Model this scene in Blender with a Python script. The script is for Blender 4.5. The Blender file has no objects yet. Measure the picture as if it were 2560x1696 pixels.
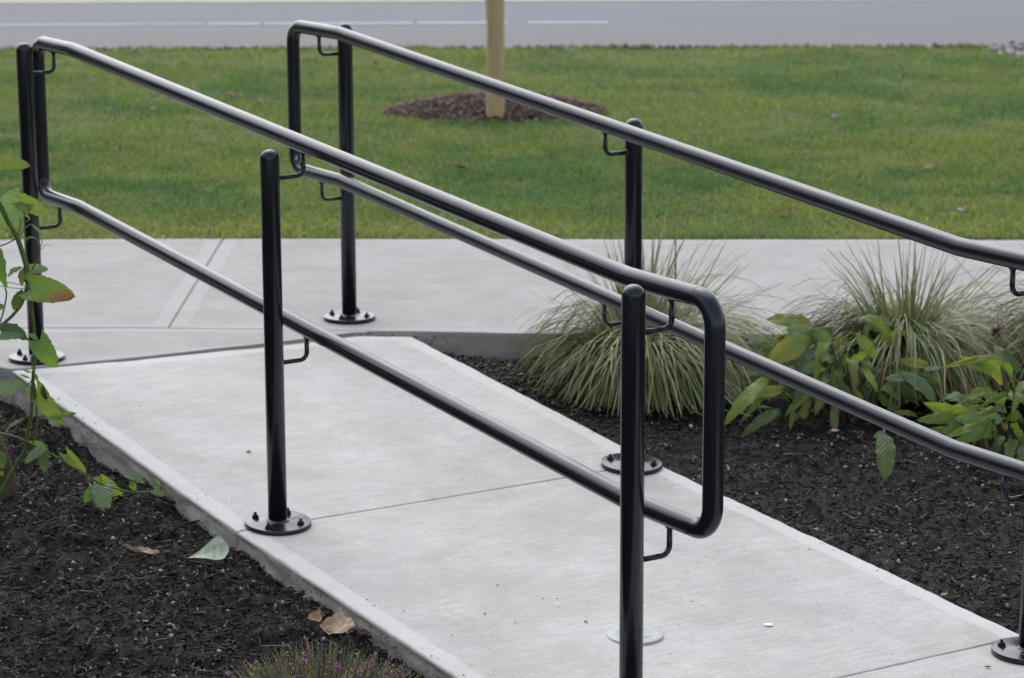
import bpy, math, random
import numpy as np
from mathutils import Vector, Matrix, noise

random.seed(7)
rng = np.random.RandomState(11)
scene = bpy.context.scene
col = scene.collection

# ------------------------------------------------------------------ camera
F_PX, PITCH, ROLL, CAM_H = 6595.2, 0.2123, -0.0032, 1.7413
fw = Vector((0, math.cos(PITCH), -math.sin(PITCH)))
up0 = Vector((0, math.sin(PITCH), math.cos(PITCH)))
rt0 = Vector((1, 0, 0))
rt = math.cos(ROLL) * rt0 + math.sin(ROLL) * up0
up = -math.sin(ROLL) * rt0 + math.cos(ROLL) * up0
cam_data = bpy.data.cameras.new("camera")
cam = bpy.data.objects.new("camera", cam_data)
col.objects.link(cam)
m = Matrix((rt, up, -fw)).transposed().to_4x4()
m.translation = Vector((0, 0, CAM_H))
cam.matrix_world = m
cam_data.sensor_width = 36
cam_data.lens = F_PX / 2560 * 36
cam_data.clip_start = 0.1
cam_data.clip_end = 2000
cam_data.dof.use_dof = True
cam_data.dof.focus_distance = 5.75
cam_data.dof.aperture_fstop = 7.0
scene.camera = cam

# ------------------------------------------------------------------ light
world = bpy.data.worlds.new("World")
scene.world = world
world.use_nodes = True
wn = world.node_tree
for n in list(wn.nodes):
    wn.nodes.remove(n)
wo = wn.nodes.new("ShaderNodeOutputWorld")
wb = wn.nodes.new("ShaderNodeBackground")
ws = wn.nodes.new("ShaderNodeTexSky")
wh = wn.nodes.new("ShaderNodeHueSaturation")
ws.sky_type = 'NISHITA'
ws.sun_disc = False
SUN_EL, SUN_ROT = math.radians(52), math.radians(-16)
ws.sun_elevation = SUN_EL
ws.sun_rotation = SUN_ROT
ws.air_density = 1.0
ws.dust_density = 2.0
ws.ozone_density = 1.0
wh.inputs['Saturation'].default_value = 0.38      # thin even cloud: greyer than a clear sky
wb.inputs['Strength'].default_value = 0.118
wn.links.new(ws.outputs[0], wh.inputs['Color'])
wn.links.new(wh.outputs[0], wb.inputs['Color'])
wn.links.new(wb.outputs[0], wo.inputs['Surface'])
sun_data = bpy.data.lights.new("sun", 'SUN')
sun_data.energy = 0.7
sun_data.angle = math.radians(75)
sun_data.color = (1.0, 0.985, 0.965)
sun = bpy.data.objects.new("sun", sun_data)
col.objects.link(sun)
# sky rotation: sun azimuth measured from +Y towards +X
sd = Vector((math.sin(SUN_ROT) * math.cos(SUN_EL), math.cos(SUN_ROT) * math.cos(SUN_EL), math.sin(SUN_EL)))
sun.rotation_euler = sd.to_track_quat('Z', 'Y').to_euler()
scene.view_settings.view_transform = 'Standard'
scene.view_settings.look = 'None'
scene.view_settings.exposure = 1.2
scene.view_settings.gamma = 1.0
scene.view_settings.use_curve_mapping = False

# ------------------------------------------------------------------ helpers
def tag(o, label=None, cat=None, group=None, kind=None):
    if label: o['label'] = label
    if cat: o['category'] = cat
    if group: o['group'] = group
    if kind: o['kind'] = kind
    return o

def empty(name, loc=(0, 0, 0), parent=None):
    o = bpy.data.objects.new(name, None)
    o.empty_display_size = 0.05
    col.objects.link(o)
    o.location = loc
    if parent: o.parent = parent
    return o

def link(name, me, parent=None, loc=None):
    o = bpy.data.objects.new(name, me)
    col.objects.link(o)
    if parent: o.parent = parent
    if loc is not None: o.location = loc
    return o

def mesh_from(name, V, F, mats=(), smooth=True, colour=None, uv=None, attrs=None, midx=None):
    """V (n,3); F list of faces or an (m,k) integer array."""
    me = bpy.data.meshes.new(name)
    V = np.asarray(V, dtype=np.float32)
    if isinstance(F, np.ndarray):
        k = F.shape[1]
        me.vertices.add(len(V)); me.vertices.foreach_set('co', V.ravel())
        me.loops.add(F.size); me.loops.foreach_set('vertex_index', F.astype(np.int32).ravel())
        me.polygons.add(len(F))
        me.polygons.foreach_set('loop_start', np.arange(0, F.size, k, dtype=np.int32))
        me.polygons.foreach_set('loop_total', np.full(len(F), k, dtype=np.int32))
        me.update(calc_edges=True)
    else:
        me.from_pydata(V.tolist(), [], F)
        me.update()
    if smooth:
        me.polygons.foreach_set('use_smooth', np.ones(len(me.polygons), dtype=bool))
    for mt in mats: me.materials.append(mt)
    if midx is not None: me.polygons.foreach_set('material_index', np.asarray(midx, dtype=np.int32))
    if colour is not None:
        a = me.color_attributes.new('col', 'FLOAT_COLOR', 'POINT')
        c = np.ones((len(V), 4), dtype=np.float32); c[:, :3] = colour
        a.data.foreach_set('color', c.ravel())
    if uv is not None:
        l = me.uv_layers.new(name='UVMap')
        vi = np.zeros(len(me.loops), dtype=np.int32); me.loops.foreach_get('vertex_index', vi)
        l.data.foreach_set('uv', np.asarray(uv, dtype=np.float32)[vi].ravel())
    if attrs:
        for k, v in attrs.items():
            a = me.attributes.new(k, 'FLOAT', 'POINT'); a.data.foreach_set('value', np.asarray(v, dtype=np.float32))
    return me

def sweep(path, radius, sides=16, cap=True, round_cap=False):
    """tube along a list of points; radius a number or a list"""
    P = [Vector(p) for p in path]; n = len(P)
    R = radius if isinstance(radius, (list, tuple)) else [radius] * n
    T = []
    for i in range(n):
        a = P[max(i - 1, 0)]; b = P[min(i + 1, n - 1)]
        T.append((b - a).normalized())
    ref = Vector((0, 0, 1)) if abs(T[0].z) < 0.9 else Vector((1, 0, 0))
    N = (ref - T[0] * ref.dot(T[0])).normalized()
    V = []; F = []
    for i in range(n):
        N = (N - T[i] * N.dot(T[i])).normalized()
        B = T[i].cross(N)
        for k in range(sides):
            a = 2 * math.pi * k / sides
            V.append(tuple(P[i] + (N * math.cos(a) + B * math.sin(a)) * R[i]))
    for i in range(n - 1):
        for k in range(sides):
            k2 = (k + 1) % sides
            F.append((i * sides + k, i * sides + k2, (i + 1) * sides + k2, (i + 1) * sides + k))
    if cap:
        F.append(tuple(range(sides))[::-1]); F.append(tuple((n - 1) * sides + k for k in range(sides)))
    return V, F

def lathe(prof, sides=32):
    V = []; F = []
    for (r, z) in prof:
        for k in range(sides):
            a = 2 * math.pi * k / sides
            V.append((r * math.cos(a), r * math.sin(a), z))
    for i in range(len(prof) - 1):
        for k in range(sides):
            k2 = (k + 1) % sides
            F.append((i * sides + k, i * sides + k2, (i + 1) * sides + k2, (i + 1) * sides + k))
    F.append(tuple((len(prof) - 1) * sides + k for k in range(sides)))
    F.append(tuple(range(sides))[::-1])
    return V, F

def join(parts):
    V = []; F = []
    for v, f in parts:
        o = len(V); V += [tuple(p) for p in v]; F += [tuple(i + o for i in q) for q in f]
    return V, F

def vnoise(x, y, s, z=0.0):
    return noise.noise(Vector((x * s, y * s, z)))

_perm = rng.rand(256, 256).astype(np.float32)
def gnoise(x, y, scale, seed=0):
    """smooth value noise for arrays, about -1..1"""
    x = np.asarray(x) * scale + seed * 17.3; y = np.asarray(y) * scale + seed * 9.1
    xi = np.floor(x).astype(int); yi = np.floor(y).astype(int)
    fx = x - xi; fy = y - yi
    fx = fx * fx * (3 - 2 * fx); fy = fy * fy * (3 - 2 * fy)
    g = lambda a, b: _perm[a & 255, b & 255]
    return 2 * ((g(xi, yi) * (1 - fx) + g(xi + 1, yi) * fx) * (1 - fy) + (g(xi, yi + 1) * (1 - fx) + g(xi + 1, yi + 1) * fx) * fy) - 1

# ------------------------------------------------------------------ materials
class MB:
    def __init__(s, name):
        s.m = bpy.data.materials.new(name); s.m.use_nodes = True
        s.t = s.m.node_tree
        for n in list(s.t.nodes): s.t.nodes.remove(n)
        s.out = s.n("ShaderNodeOutputMaterial")
        s.b = s.n("ShaderNodeBsdfPrincipled")
        s.l(s.b.outputs[0], s.out.inputs['Surface'])
    def n(s, t, **k):
        x = s.t.nodes.new(t)
        for a, v in k.items(): setattr(x, a, v)
        return x
    def l(s, a, b): s.t.links.new(a, b)
    def coord(s, kind='Object'):
        return s.n("ShaderNodeTexCoord").outputs[kind]
    def mapping(s, src, scale=(1, 1, 1), loc=(0, 0, 0)):
        x = s.n("ShaderNodeMapping"); x.inputs['Scale'].default_value = scale; x.inputs['Location'].default_value = loc
        s.l(src, x.inputs['Vector']); return x.outputs[0]
    def noise(s, src, scale, detail=4, rough=.55, dist=0):
        x = s.n("ShaderNodeTexNoise"); x.inputs['Scale'].default_value = scale; x.inputs['Detail'].default_value = detail
        x.inputs['Roughness'].default_value = rough; x.inputs['Distortion'].default_value = dist
        s.l(src, x.inputs['Vector']); return x.outputs['Fac']
    def voro(s, src, scale, out='Distance', feature='F1'):
        x = s.n("ShaderNodeTexVoronoi", feature=feature); x.inputs['Scale'].default_value = scale
        s.l(src, x.inputs['Vector']); return x.outputs[out]
    def ramp(s, src, stops):
        x = s.n("ShaderNodeValToRGB"); e = x.color_ramp.elements
        while len(e) < len(stops): e.new(.5)
        for i, (p, c) in enumerate(stops):
            e[i].position = p; e[i].color = (*c, 1) if isinstance(c, (tuple, list)) else (c, c, c, 1)
        s.l(src, x.inputs['Fac']); return x.outputs['Color']
    def math(s, op, a, b=None, c=None, clamp=False):
        x = s.n("ShaderNodeMath", operation=op); x.use_clamp = clamp
        for i, v in enumerate((a, b, c)):
            if v is None: continue
            if isinstance(v, (int, float)): x.inputs[i].default_value = v
            else: s.l(v, x.inputs[i])
        return x.outputs[0]
    def maprange(s, v, a, b, c=0, d=1):
        x = s.n("ShaderNodeMapRange"); x.inputs[1].default_value = a; x.inputs[2].default_value = b
        x.inputs[3].default_value = c; x.inputs[4].default_value = d
        s.l(v, x.inputs[0]); return x.outputs[0]
    def mix(s, f, a, b, mode='MIX'):
        x = s.n("ShaderNodeMix", data_type='RGBA', blend_type=mode)
        for i, v in ((0, f), (6, a), (7, b)):
            if isinstance(v, (int, float)): x.inputs[i].default_value = v
            elif isinstance(v, (tuple, list)): x.inputs[i].default_value = (*v, 1)
            else: s.l(v, x.inputs[i])
        return x.outputs[2]
    def attr(s, name, out='Fac'):
        x = s.n("ShaderNodeAttribute", attribute_name=name); return x.outputs[out]
    def bump(s, h, strength, dist, prev=None):
        x = s.n("ShaderNodeBump"); x.inputs['Strength'].default_value = strength; x.inputs['Distance'].default_value = dist
        s.l(h, x.inputs['Height'])
        if prev is not None: s.l(prev, x.inputs['Normal'])
        return x.outputs[0]
    def set(s, **k):
        for a, v in k.items():
            i = s.b.inputs[a.replace('_', ' ')]
            if isinstance(v, (int, float)): i.default_value = v
            elif isinstance(v, tuple): i.default_value = (*v, 1) if len(v) == 3 else v
            else: s.l(v, i)
        return s

def mat_concrete(name, kk):
    b = MB(name)
    uv = b.coord('UV'); ob = b.coord('Object')
    big = b.noise(ob, 1.3, 5, .6); mid = b.noise(ob, 9, 5, .65); fine = b.noise(ob, 105, 4, .75); grit = b.noise(ob, 420, 2, .8)
    broom = b.noise(b.mapping(uv, (170, 7, 1)), 1, 3, .6)
    streak = b.noise(b.mapping(uv, (75, 8, 1)), 1, 5, .72)
    d = b.math('ADD', b.attr('band'), b.math('MULTIPLY', b.math('SUBTRACT', b.noise(ob, 14, 3), .5), .016))
    band = b.maprange(d, .052, .058, 1, 0)
    c = b.mix(big, (.455 * kk, .446 * kk, .434 * kk), (.580 * kk, .569 * kk, .553 * kk))
    c = b.mix(b.maprange(mid, .35, .7), c, b.mix(1.0, c, (.86, .86, .865), 'MULTIPLY'))
    blot = b.noise(ob, 3.1, 7, .72)
    c = b.mix(b.maprange(blot, .44, .60), c, b.mix(1.0, c, (.85, .842, .825), 'MULTIPLY'))
    c = b.mix(b.math('MULTIPLY', b.maprange(streak, .45, .72), .55), c, (.33, .325, .32))
    c = b.mix(b.math('MULTIPLY', b.maprange(broom, .5, .8), b.math('MULTIPLY', b.math('SUBTRACT', 1, band), .55)), c, (.27, .27, .268))
    c = b.mix(b.math('MULTIPLY', b.maprange(fine, .46, .70), .52), c, (.30, .295, .29))
    c = b.mix(b.math('MULTIPLY', band, .6), c, (.53 * kk, .527 * kk, .523 * kk))
    # small dark pits and crumbs, clustered
    v = b.voro(ob, 34); msk = b.maprange(b.noise(ob, 5, 2), .44, .58)
    c = b.mix(b.math('MULTIPLY', b.math('MULTIPLY', b.maprange(v, .06, .13, 1, 0), msk), .75), c, (.13, .12, .11))
    # rusty-brown stain
    st = b.math('MULTIPLY', b.maprange(b.noise(b.mapping(ob, (1, 1, 1), (3.1, 1.7, 0)), 2.2, 3), .60, .74), .22)
    c = b.mix(st, c, (.36, .26, .17))
    c = b.mix(b.maprange(b.attr('band'), .0, .007, .55, 0), c, (.17, .165, .155))
    if kk < 1: c = b.mix(1.0, c, (.86, .86, .865), 'MULTIPLY')
    n1 = b.bump(b.math('ADD', b.math('MULTIPLY', broom, b.math('SUBTRACT', 1, band)), b.math('MULTIPLY', fine, .6)), .45, .0014)
    n2 = b.bump(mid, .3, .004, n1)
    b.set(Base_Color=c, Roughness=.82, Normal=n2); b.b.inputs['Specular IOR Level'].default_value = .35
    return b.m

def mat_curb_face():
    b = MB('formed_concrete_face')
    uv = b.coord('UV'); ob = b.coord('Object')
    n = b.noise(ob, 16, 6, .65); f = b.noise(ob, 110, 4, .7)
    c = b.mix(n, (.25, .235, .21), (.46, .44, .41))
    sep = b.n("ShaderNodeSeparateXYZ"); b.l(uv, sep.inputs[0])
    top = b.maprange(b.math('ADD', sep.outputs[1], b.math('MULTIPLY', n, .016)), .012, .022, 1, 0)
    c = b.mix(b.math('MULTIPLY', top, .55), c, (.19, .14, .09))
    v = b.voro(ob, 75); msk = b.maprange(b.noise(ob, 7, 3), .50, .56)
    pit = b.math('MULTIPLY', b.maprange(v, .10, .34, 1, 0), msk)
    c = b.mix(b.math('MULTIPLY', pit, .85), c, (.05, .05, .05))
    h = b.math('SUBTRACT', b.math('ADD', n, b.math('MULTIPLY', f, .5)), pit)
    b.set(Base_Color=c, Roughness=.9, Normal=b.bump(h, .8, .005)); return b.m

def mat_soil():
    b = MB('wet_bark_mulch_soil'); ob = b.coord('Object')
    n = b.noise(ob, 30, 8, .75); f = b.noise(ob, 190, 5, .75); big = b.noise(ob, 2.5, 3)
    c = b.ramp(n, [(.3, (.002, .0019, .0022)), (.55, (.0055, .0048, .0051)), (.8, (.015, .0125, .012))])
    c = b.mix(b.maprange(big, .4, .7, 0, .4), c, (.011, .0085, .008)); b.b.inputs['Specular IOR Level'].default_value = .22
    h = b.math('ADD', n, b.math('MULTIPLY', f, .45))
    b.set(Base_Color=c, Roughness=b.maprange(f, .3, .7, .6, .9), Normal=b.bump(h, 1.0, .006)); return b.m

def mat_vcol(name, rough=.6, spec=.4, transl=0.0, bump=None, noisy=0.0):
    b = MB(name); c = b.attr('col', 'Color'); ob = b.coord('Object')
    if noisy:
        c = b.mix(noisy, c, b.mix(1.0, c, b.ramp(b.noise(ob, 90, 4, .7), [(.3, .35), (.7, 1.5)]), 'MULTIPLY'))
    b.set(Base_Color=c, Roughness=rough); b.b.inputs['Specular IOR Level'].default_value = spec
    if bump: b.set(Normal=b.bump(b.noise(ob, bump[0], 4, .7), bump[1], bump[2]))
    if transl:
        tr = b.n("ShaderNodeBsdfTranslucent"); b.l(c, tr.inputs['Color'])
        mx = b.n("ShaderNodeMixShader"); mx.inputs[0].default_value = transl
        b.l(b.b.outputs[0], mx.inputs[1]); b.l(tr.outputs[0], mx.inputs[2]); b.l(mx.outputs[0], b.out.inputs['Surface'])
    return b.m

def mat_leaf():
    b = MB('leaf'); c = b.attr('col', 'Color'); uv = b.coord('UV'); ob = b.coord('Object')
    sep = b.n("ShaderNodeSeparateXYZ"); b.l(uv, sep.inputs[0]); u, v = sep.outputs[0], sep.outputs[1]
    av = b.math('ABSOLUTE', v)
    # side veins sweep forward from the midrib
    w = b.math('SINE', b.math('MULTIPLY', b.math('SUBTRACT', u, b.math('MULTIPLY', av, .28)), 52))
    vein = b.math('MAXIMUM', b.maprange(w, .80, .98), b.maprange(av, .025, .06, 1, 0))
    mot = b.noise(ob, 55, 4, .6)
    c = b.mix(b.maprange(mot, .35, .7, 0, .35), c, b.mix(1.0, c, (.62, .72, .6), 'MULTIPLY'))
    c = b.mix(b.math('MULTIPLY', vein, .35), c, b.mix(1.0, c, (1.5, 1.45, 1.5), 'MULTIPLY'))
    geo = b.n("ShaderNodeNewGeometry")
    c = b.mix(b.math('MULTIPLY', geo.outputs['Backfacing'], .15), c, (.22, .27, .2))
    b.set(Base_Color=c, Roughness=.5, Normal=b.bump(b.math('ADD', b.math('MULTIPLY', w, -.4), b.math('MULTIPLY', mot, .8)), .8, .0022))
    b.b.inputs['Specular IOR Level'].default_value = .5
    tr = b.n("ShaderNodeBsdfTranslucent"); b.l(b.mix(1.0, c, (1.3, 1.5, .5), 'MULTIPLY'), tr.inputs['Color'])
    mx = b.n("ShaderNodeMixShader"); mx.inputs[0].default_value = .38
    b.l(b.b.outputs[0], mx.inputs[1]); b.l(tr.outputs[0], mx.inputs[2]); b.l(mx.outputs[0], b.out.inputs['Surface'])
    return b.m

def mat_paint():
    b = MB('black_powder_coat'); ob = b.coord('Object')
    d = b.noise(ob, 9, 1, .5)
    c = b.mix(b.maprange(d, .45, .8, 0, .5), (.0105, .0112, .0150), (.0160, .0168, .0215))
    b.set(Base_Color=c, Roughness=b.maprange(d, .3, .75, .19, .26))
    b.b.inputs['Specular IOR Level'].default_value = .45; b.b.inputs['IOR'].default_value = 1.48; b.b.inputs['Specular Tint'].default_value = (.86, .89, 1.0, 1)
    return b.m

def mat_asphalt():
    b = MB('worn_asphalt'); ob = b.coord('Object')
    f = b.noise(ob, 130, 4, .8); n = b.noise(ob, 1.2, 5, .6)
    lanes = b.noise(b.mapping(ob, (.05, 1.7, 1)), 1, 3, .5)
    sep = b.n("ShaderNodeSeparateXYZ"); b.l(ob, sep.inputs[0])
    near = b.maprange(b.math('ADD', sep.outputs[1], b.math('MULTIPLY', n, .4)), 18.6, 19.2)
    c = b.mix(near, (.108, .104, .112), (.098, .107, .134))
    c = b.mix(b.maprange(lanes, .35, .7, 0, .55), c, (.122, .129, .152))
    c = b.mix(b.maprange(n, .45, .75, 0, .35), c, (.088, .086, .093))
    c = b.mix(b.maprange(f, .4, .75, 0, .35), c, (.09, .09, .09))
    b.set(Base_Color=c, Roughness=.75, Normal=b.bump(f, .5, .006)); b.b.inputs['Specular IOR Level'].default_value = .42; return b.m

def mat_simple(name, c1, c2, scale=20, rough=.7, bump=.3, bd=.002, spec=.4):
    b = MB(name); ob = b.coord('Object'); n = b.noise(ob, scale, 5, .65)
    b.set(Base_Color=b.mix(b.maprange(n, .3, .7), c1, c2), Roughness=rough, Normal=b.bump(n, bump, bd))
    b.b.inputs['Specular IOR Level'].default_value = spec; return b.m

def mat_wood():
    b = MB('peeled_wooden_pole'); ob = b.coord('Object')
    g = b.noise(b.mapping(ob, (60, 60, 2.2)), 1, 5, .65); n = b.noise(ob, 5, 4)
    c = b.mix(b.maprange(g, .3, .75), (.56, .42, .235), (.38, .275, .145))
    c = b.mix(b.maprange(n, .45, .7, 0, .5), c, (.30, .24, .135))
    b.set(Base_Color=c, Roughness=.8, Normal=b.bump(g, .6, .003)); return b.m

M = dict(concrete=mat_concrete('broomed_ramp_concrete', 1.0), walk=mat_concrete('broomed_sidewalk_concrete', .76), face=mat_curb_face(), soil=mat_soil(), paint=mat_paint(), asphalt=mat_asphalt(), leaf=mat_leaf(), wood=mat_wood(),
         chips=mat_vcol('bark_chips', .65, .22, 0, (140, .6, .003), .6), pebble=mat_vcol('pebbles', .55, .4, 0, (200, .3, .001), .4),
         blade=mat_vcol('grass_blades', .5, .4, .42), tuft=mat_vcol('sedge_blades', .5, .4, .22), stem=mat_vcol('green_stems', .45, .4, .0, (150, .3, .001), .3),
         dry=mat_vcol('dry_leaf', .65, .3, .2, (120, .5, .001), .5), line=mat_simple('white_road_paint', (.20, .20, .215), (.30, .30, .32), 6, .6),
         yellow=mat_simple('yellow_road_paint', (.30, .27, .19), (.40, .36, .25), 5, .6), bark=mat_simple('stem_bark', (.045, .03, .018), (.14, .10, .06), 70, .8, .8, .004),
         lawnbase=mat_simple('lawn_soil', (.05, .075, .02), (.09, .11, .035), 30, .9, .6, .01), cap=mat_simple('grey_cover_metal', (.33, .34, .36), (.40, .41, .44), 40, .5),
         sticker=mat_simple('white_spot', (.75, .76, .80), (.8, .8, .84), 200, .5), twine=mat_simple('green_twine', (.03, .20, .12), (.05, .28, .17), 200, .6),
         rust=mat_simple('rusty_chip', (.30, .10, .03), (.45, .20, .08), 160, .8, .6, .001), bare=mat_simple('pale_grey', (.35, .36, .40), (.5, .5, .55), 100, .4),
         flower=mat_vcol('heather_flowers', .6, .3, .3), needle=mat_vcol('heather_needles', .6, .3, .2))

# ------------------------------------------------------------------ measured plant outlines (world metres)
VINE_LEAVES = [([-1.319, 6.72, 0.763], [-1.237, 6.7, 0.757], 0.0414, 'h', 'y', 0.3), ([-1.266, 6.72, 0.661], [-1.347, 6.75, 0.596], 0.0776, 'h', 'p', 0.2), ([-1.266, 6.72, 0.661], [-1.196, 6.74, 0.621], 0.0434, 'h', 'y', 0.15), ([-1.262, 6.72, 0.639], [-1.242, 6.72, 0.613], 0.0083, 'e', 'l', 0.9), ([-1.24, 6.72, 0.6], [-1.211, 6.72, 0.572], 0.0093, 'e', 'l', 0.9), ([-1.32, 6.68, 0.554], [-1.31, 6.68, 0.439], 0.031, 'e', 'g', 0.2), ([-1.269, 6.72, 0.488], [-1.309, 6.72, 0.465], 0.0176, 'e', 'p', 0.2), ([-1.265, 6.74, 0.486], [-1.28, 6.74, 0.435], 0.0248, 'e', 'r', 0.3), ([-1.253, 6.73, 0.479], [-1.205, 6.75, 0.478], 0.0279, 'h', 'p', 0.4), ([-1.252, 6.72, 0.465], [-1.244, 6.72, 0.454], 0.0103, 'e', 'y', 0.3), ([-1.245, 6.7, 0.437], [-1.129, 6.67, 0.421], 0.0724, 'h', 'R', 0.25), ([-1.267, 6.71, 0.43], [-1.298, 6.72, 0.372], 0.029, 'e', 'd', 0.5), ([-1.339, 6.68, 0.344], [-1.252, 6.7, 0.304], 0.0393, 'e', 'd', 0.35), ([-1.343, 6.66, 0.314], [-1.262, 6.67, 0.319], 0.0248, 'e', 'p', 0.2), ([-1.259, 6.71, 0.312], [-1.233, 6.72, 0.295], 0.0155, 'e', 'p', 0.4), ([-1.229, 6.7, 0.297], [-1.183, 6.68, 0.23], 0.062, 'h', 'G', 0.45), ([-1.261, 6.67, 0.185], [-1.343, 6.64, 0.179], 0.0434, 'e', 'p', 0.25), ([-1.256, 6.72, 0.207], [-1.277, 6.72, 0.216], 0.0072, 'e', 'y', 0.6), ([-1.259, 6.72, 0.192], [-1.286, 6.72, 0.203], 0.0072, 'e', 'p', 0.6), ([-1.25, 6.72, 0.209], [-1.253, 6.72, 0.229], 0.0083, 'e', 'l', 0.5), ([-1.244, 6.72, 0.204], [-1.242, 6.72, 0.183], 0.0093, 'e', 'l', 0.5), ([-1.227, 6.72, 0.174], [-1.221, 6.72, 0.131], 0.0196, 'e', 'b', 0.6), ([-1.249, 6.74, 0.156], [-1.178, 6.7, 0.072], 0.0517, 'h', 'y', 0.3), ([-1.216, 6.72, 0.091], [-1.145, 6.73, 0.095], 0.0176, 'e', 'g', 0.6), ([-1.28, 6.72, 0.085], [-1.327, 6.7, 0.059], 0.0114, 'e', 'l', 0.6), ([-1.274, 6.74, 0.017], [-1.226, 6.74, -0.001], 0.0186, 'e', 'y', 0.5), ([-1.232, 6.69, 0.01], [-1.275, 6.67, -0.023], 0.0269, 'h', 'p', 0.4), ([-1.23, 6.7, 0.003], [-1.226, 6.69, -0.057], 0.03, 'h', 'd', 0.4), ([-1.351, 6.66, 0.018], [-1.329, 6.66, -0.036], 0.0414, 'e', 'd', 0.3), ([-1.173, 6.73, -0.016], [-1.122, 6.72, -0.065], 0.0331, 'h', 'Y', 0.6), ([-1.088, 6.75, -0.099], [-1.033, 6.74, -0.139], 0.0434, 'h', 'y', 0.2), ([-1.09, 6.75, -0.098], [-1.107, 6.75, -0.083], 0.0186, 'e', 'y', 0.2), ([-1.085, 6.7, -0.09], [-1.124, 6.67, -0.13], 0.031, 'e', 'G', 0.4), ([-1.075, 6.68, -0.09], [-1.067, 6.64, -0.152], 0.0558, 'h', 'p', 0.25), ([-1.016, 6.74, -0.075], [-0.97, 6.72, -0.092], 0.0228, 'h', 'p', 0.4), ([-1.01, 6.74, -0.092], [-0.998, 6.74, -0.119], 0.0186, 'e', 'y', 0.3), ([-0.945, 6.71, -0.107], [-0.917, 6.69, -0.119], 0.0228, 'h', 'p', 0.4), ([-0.926, 6.72, -0.108], [-0.917, 6.72, -0.127], 0.0093, 'e', 'y', 0.4), ([-0.947, 6.72, -0.077], [-0.927, 6.72, -0.099], 0.0072, 'e', 'p', 0.8), ([-1.333, 6.72, 0.391], [-1.326, 6.72, 0.375], 0.0186, 'e', 'g', 0.2), ([-1.35, 6.72, -0.06], [-1.341, 6.72, -0.069], 0.0124, 'e', 'y', 0.3)]
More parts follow.
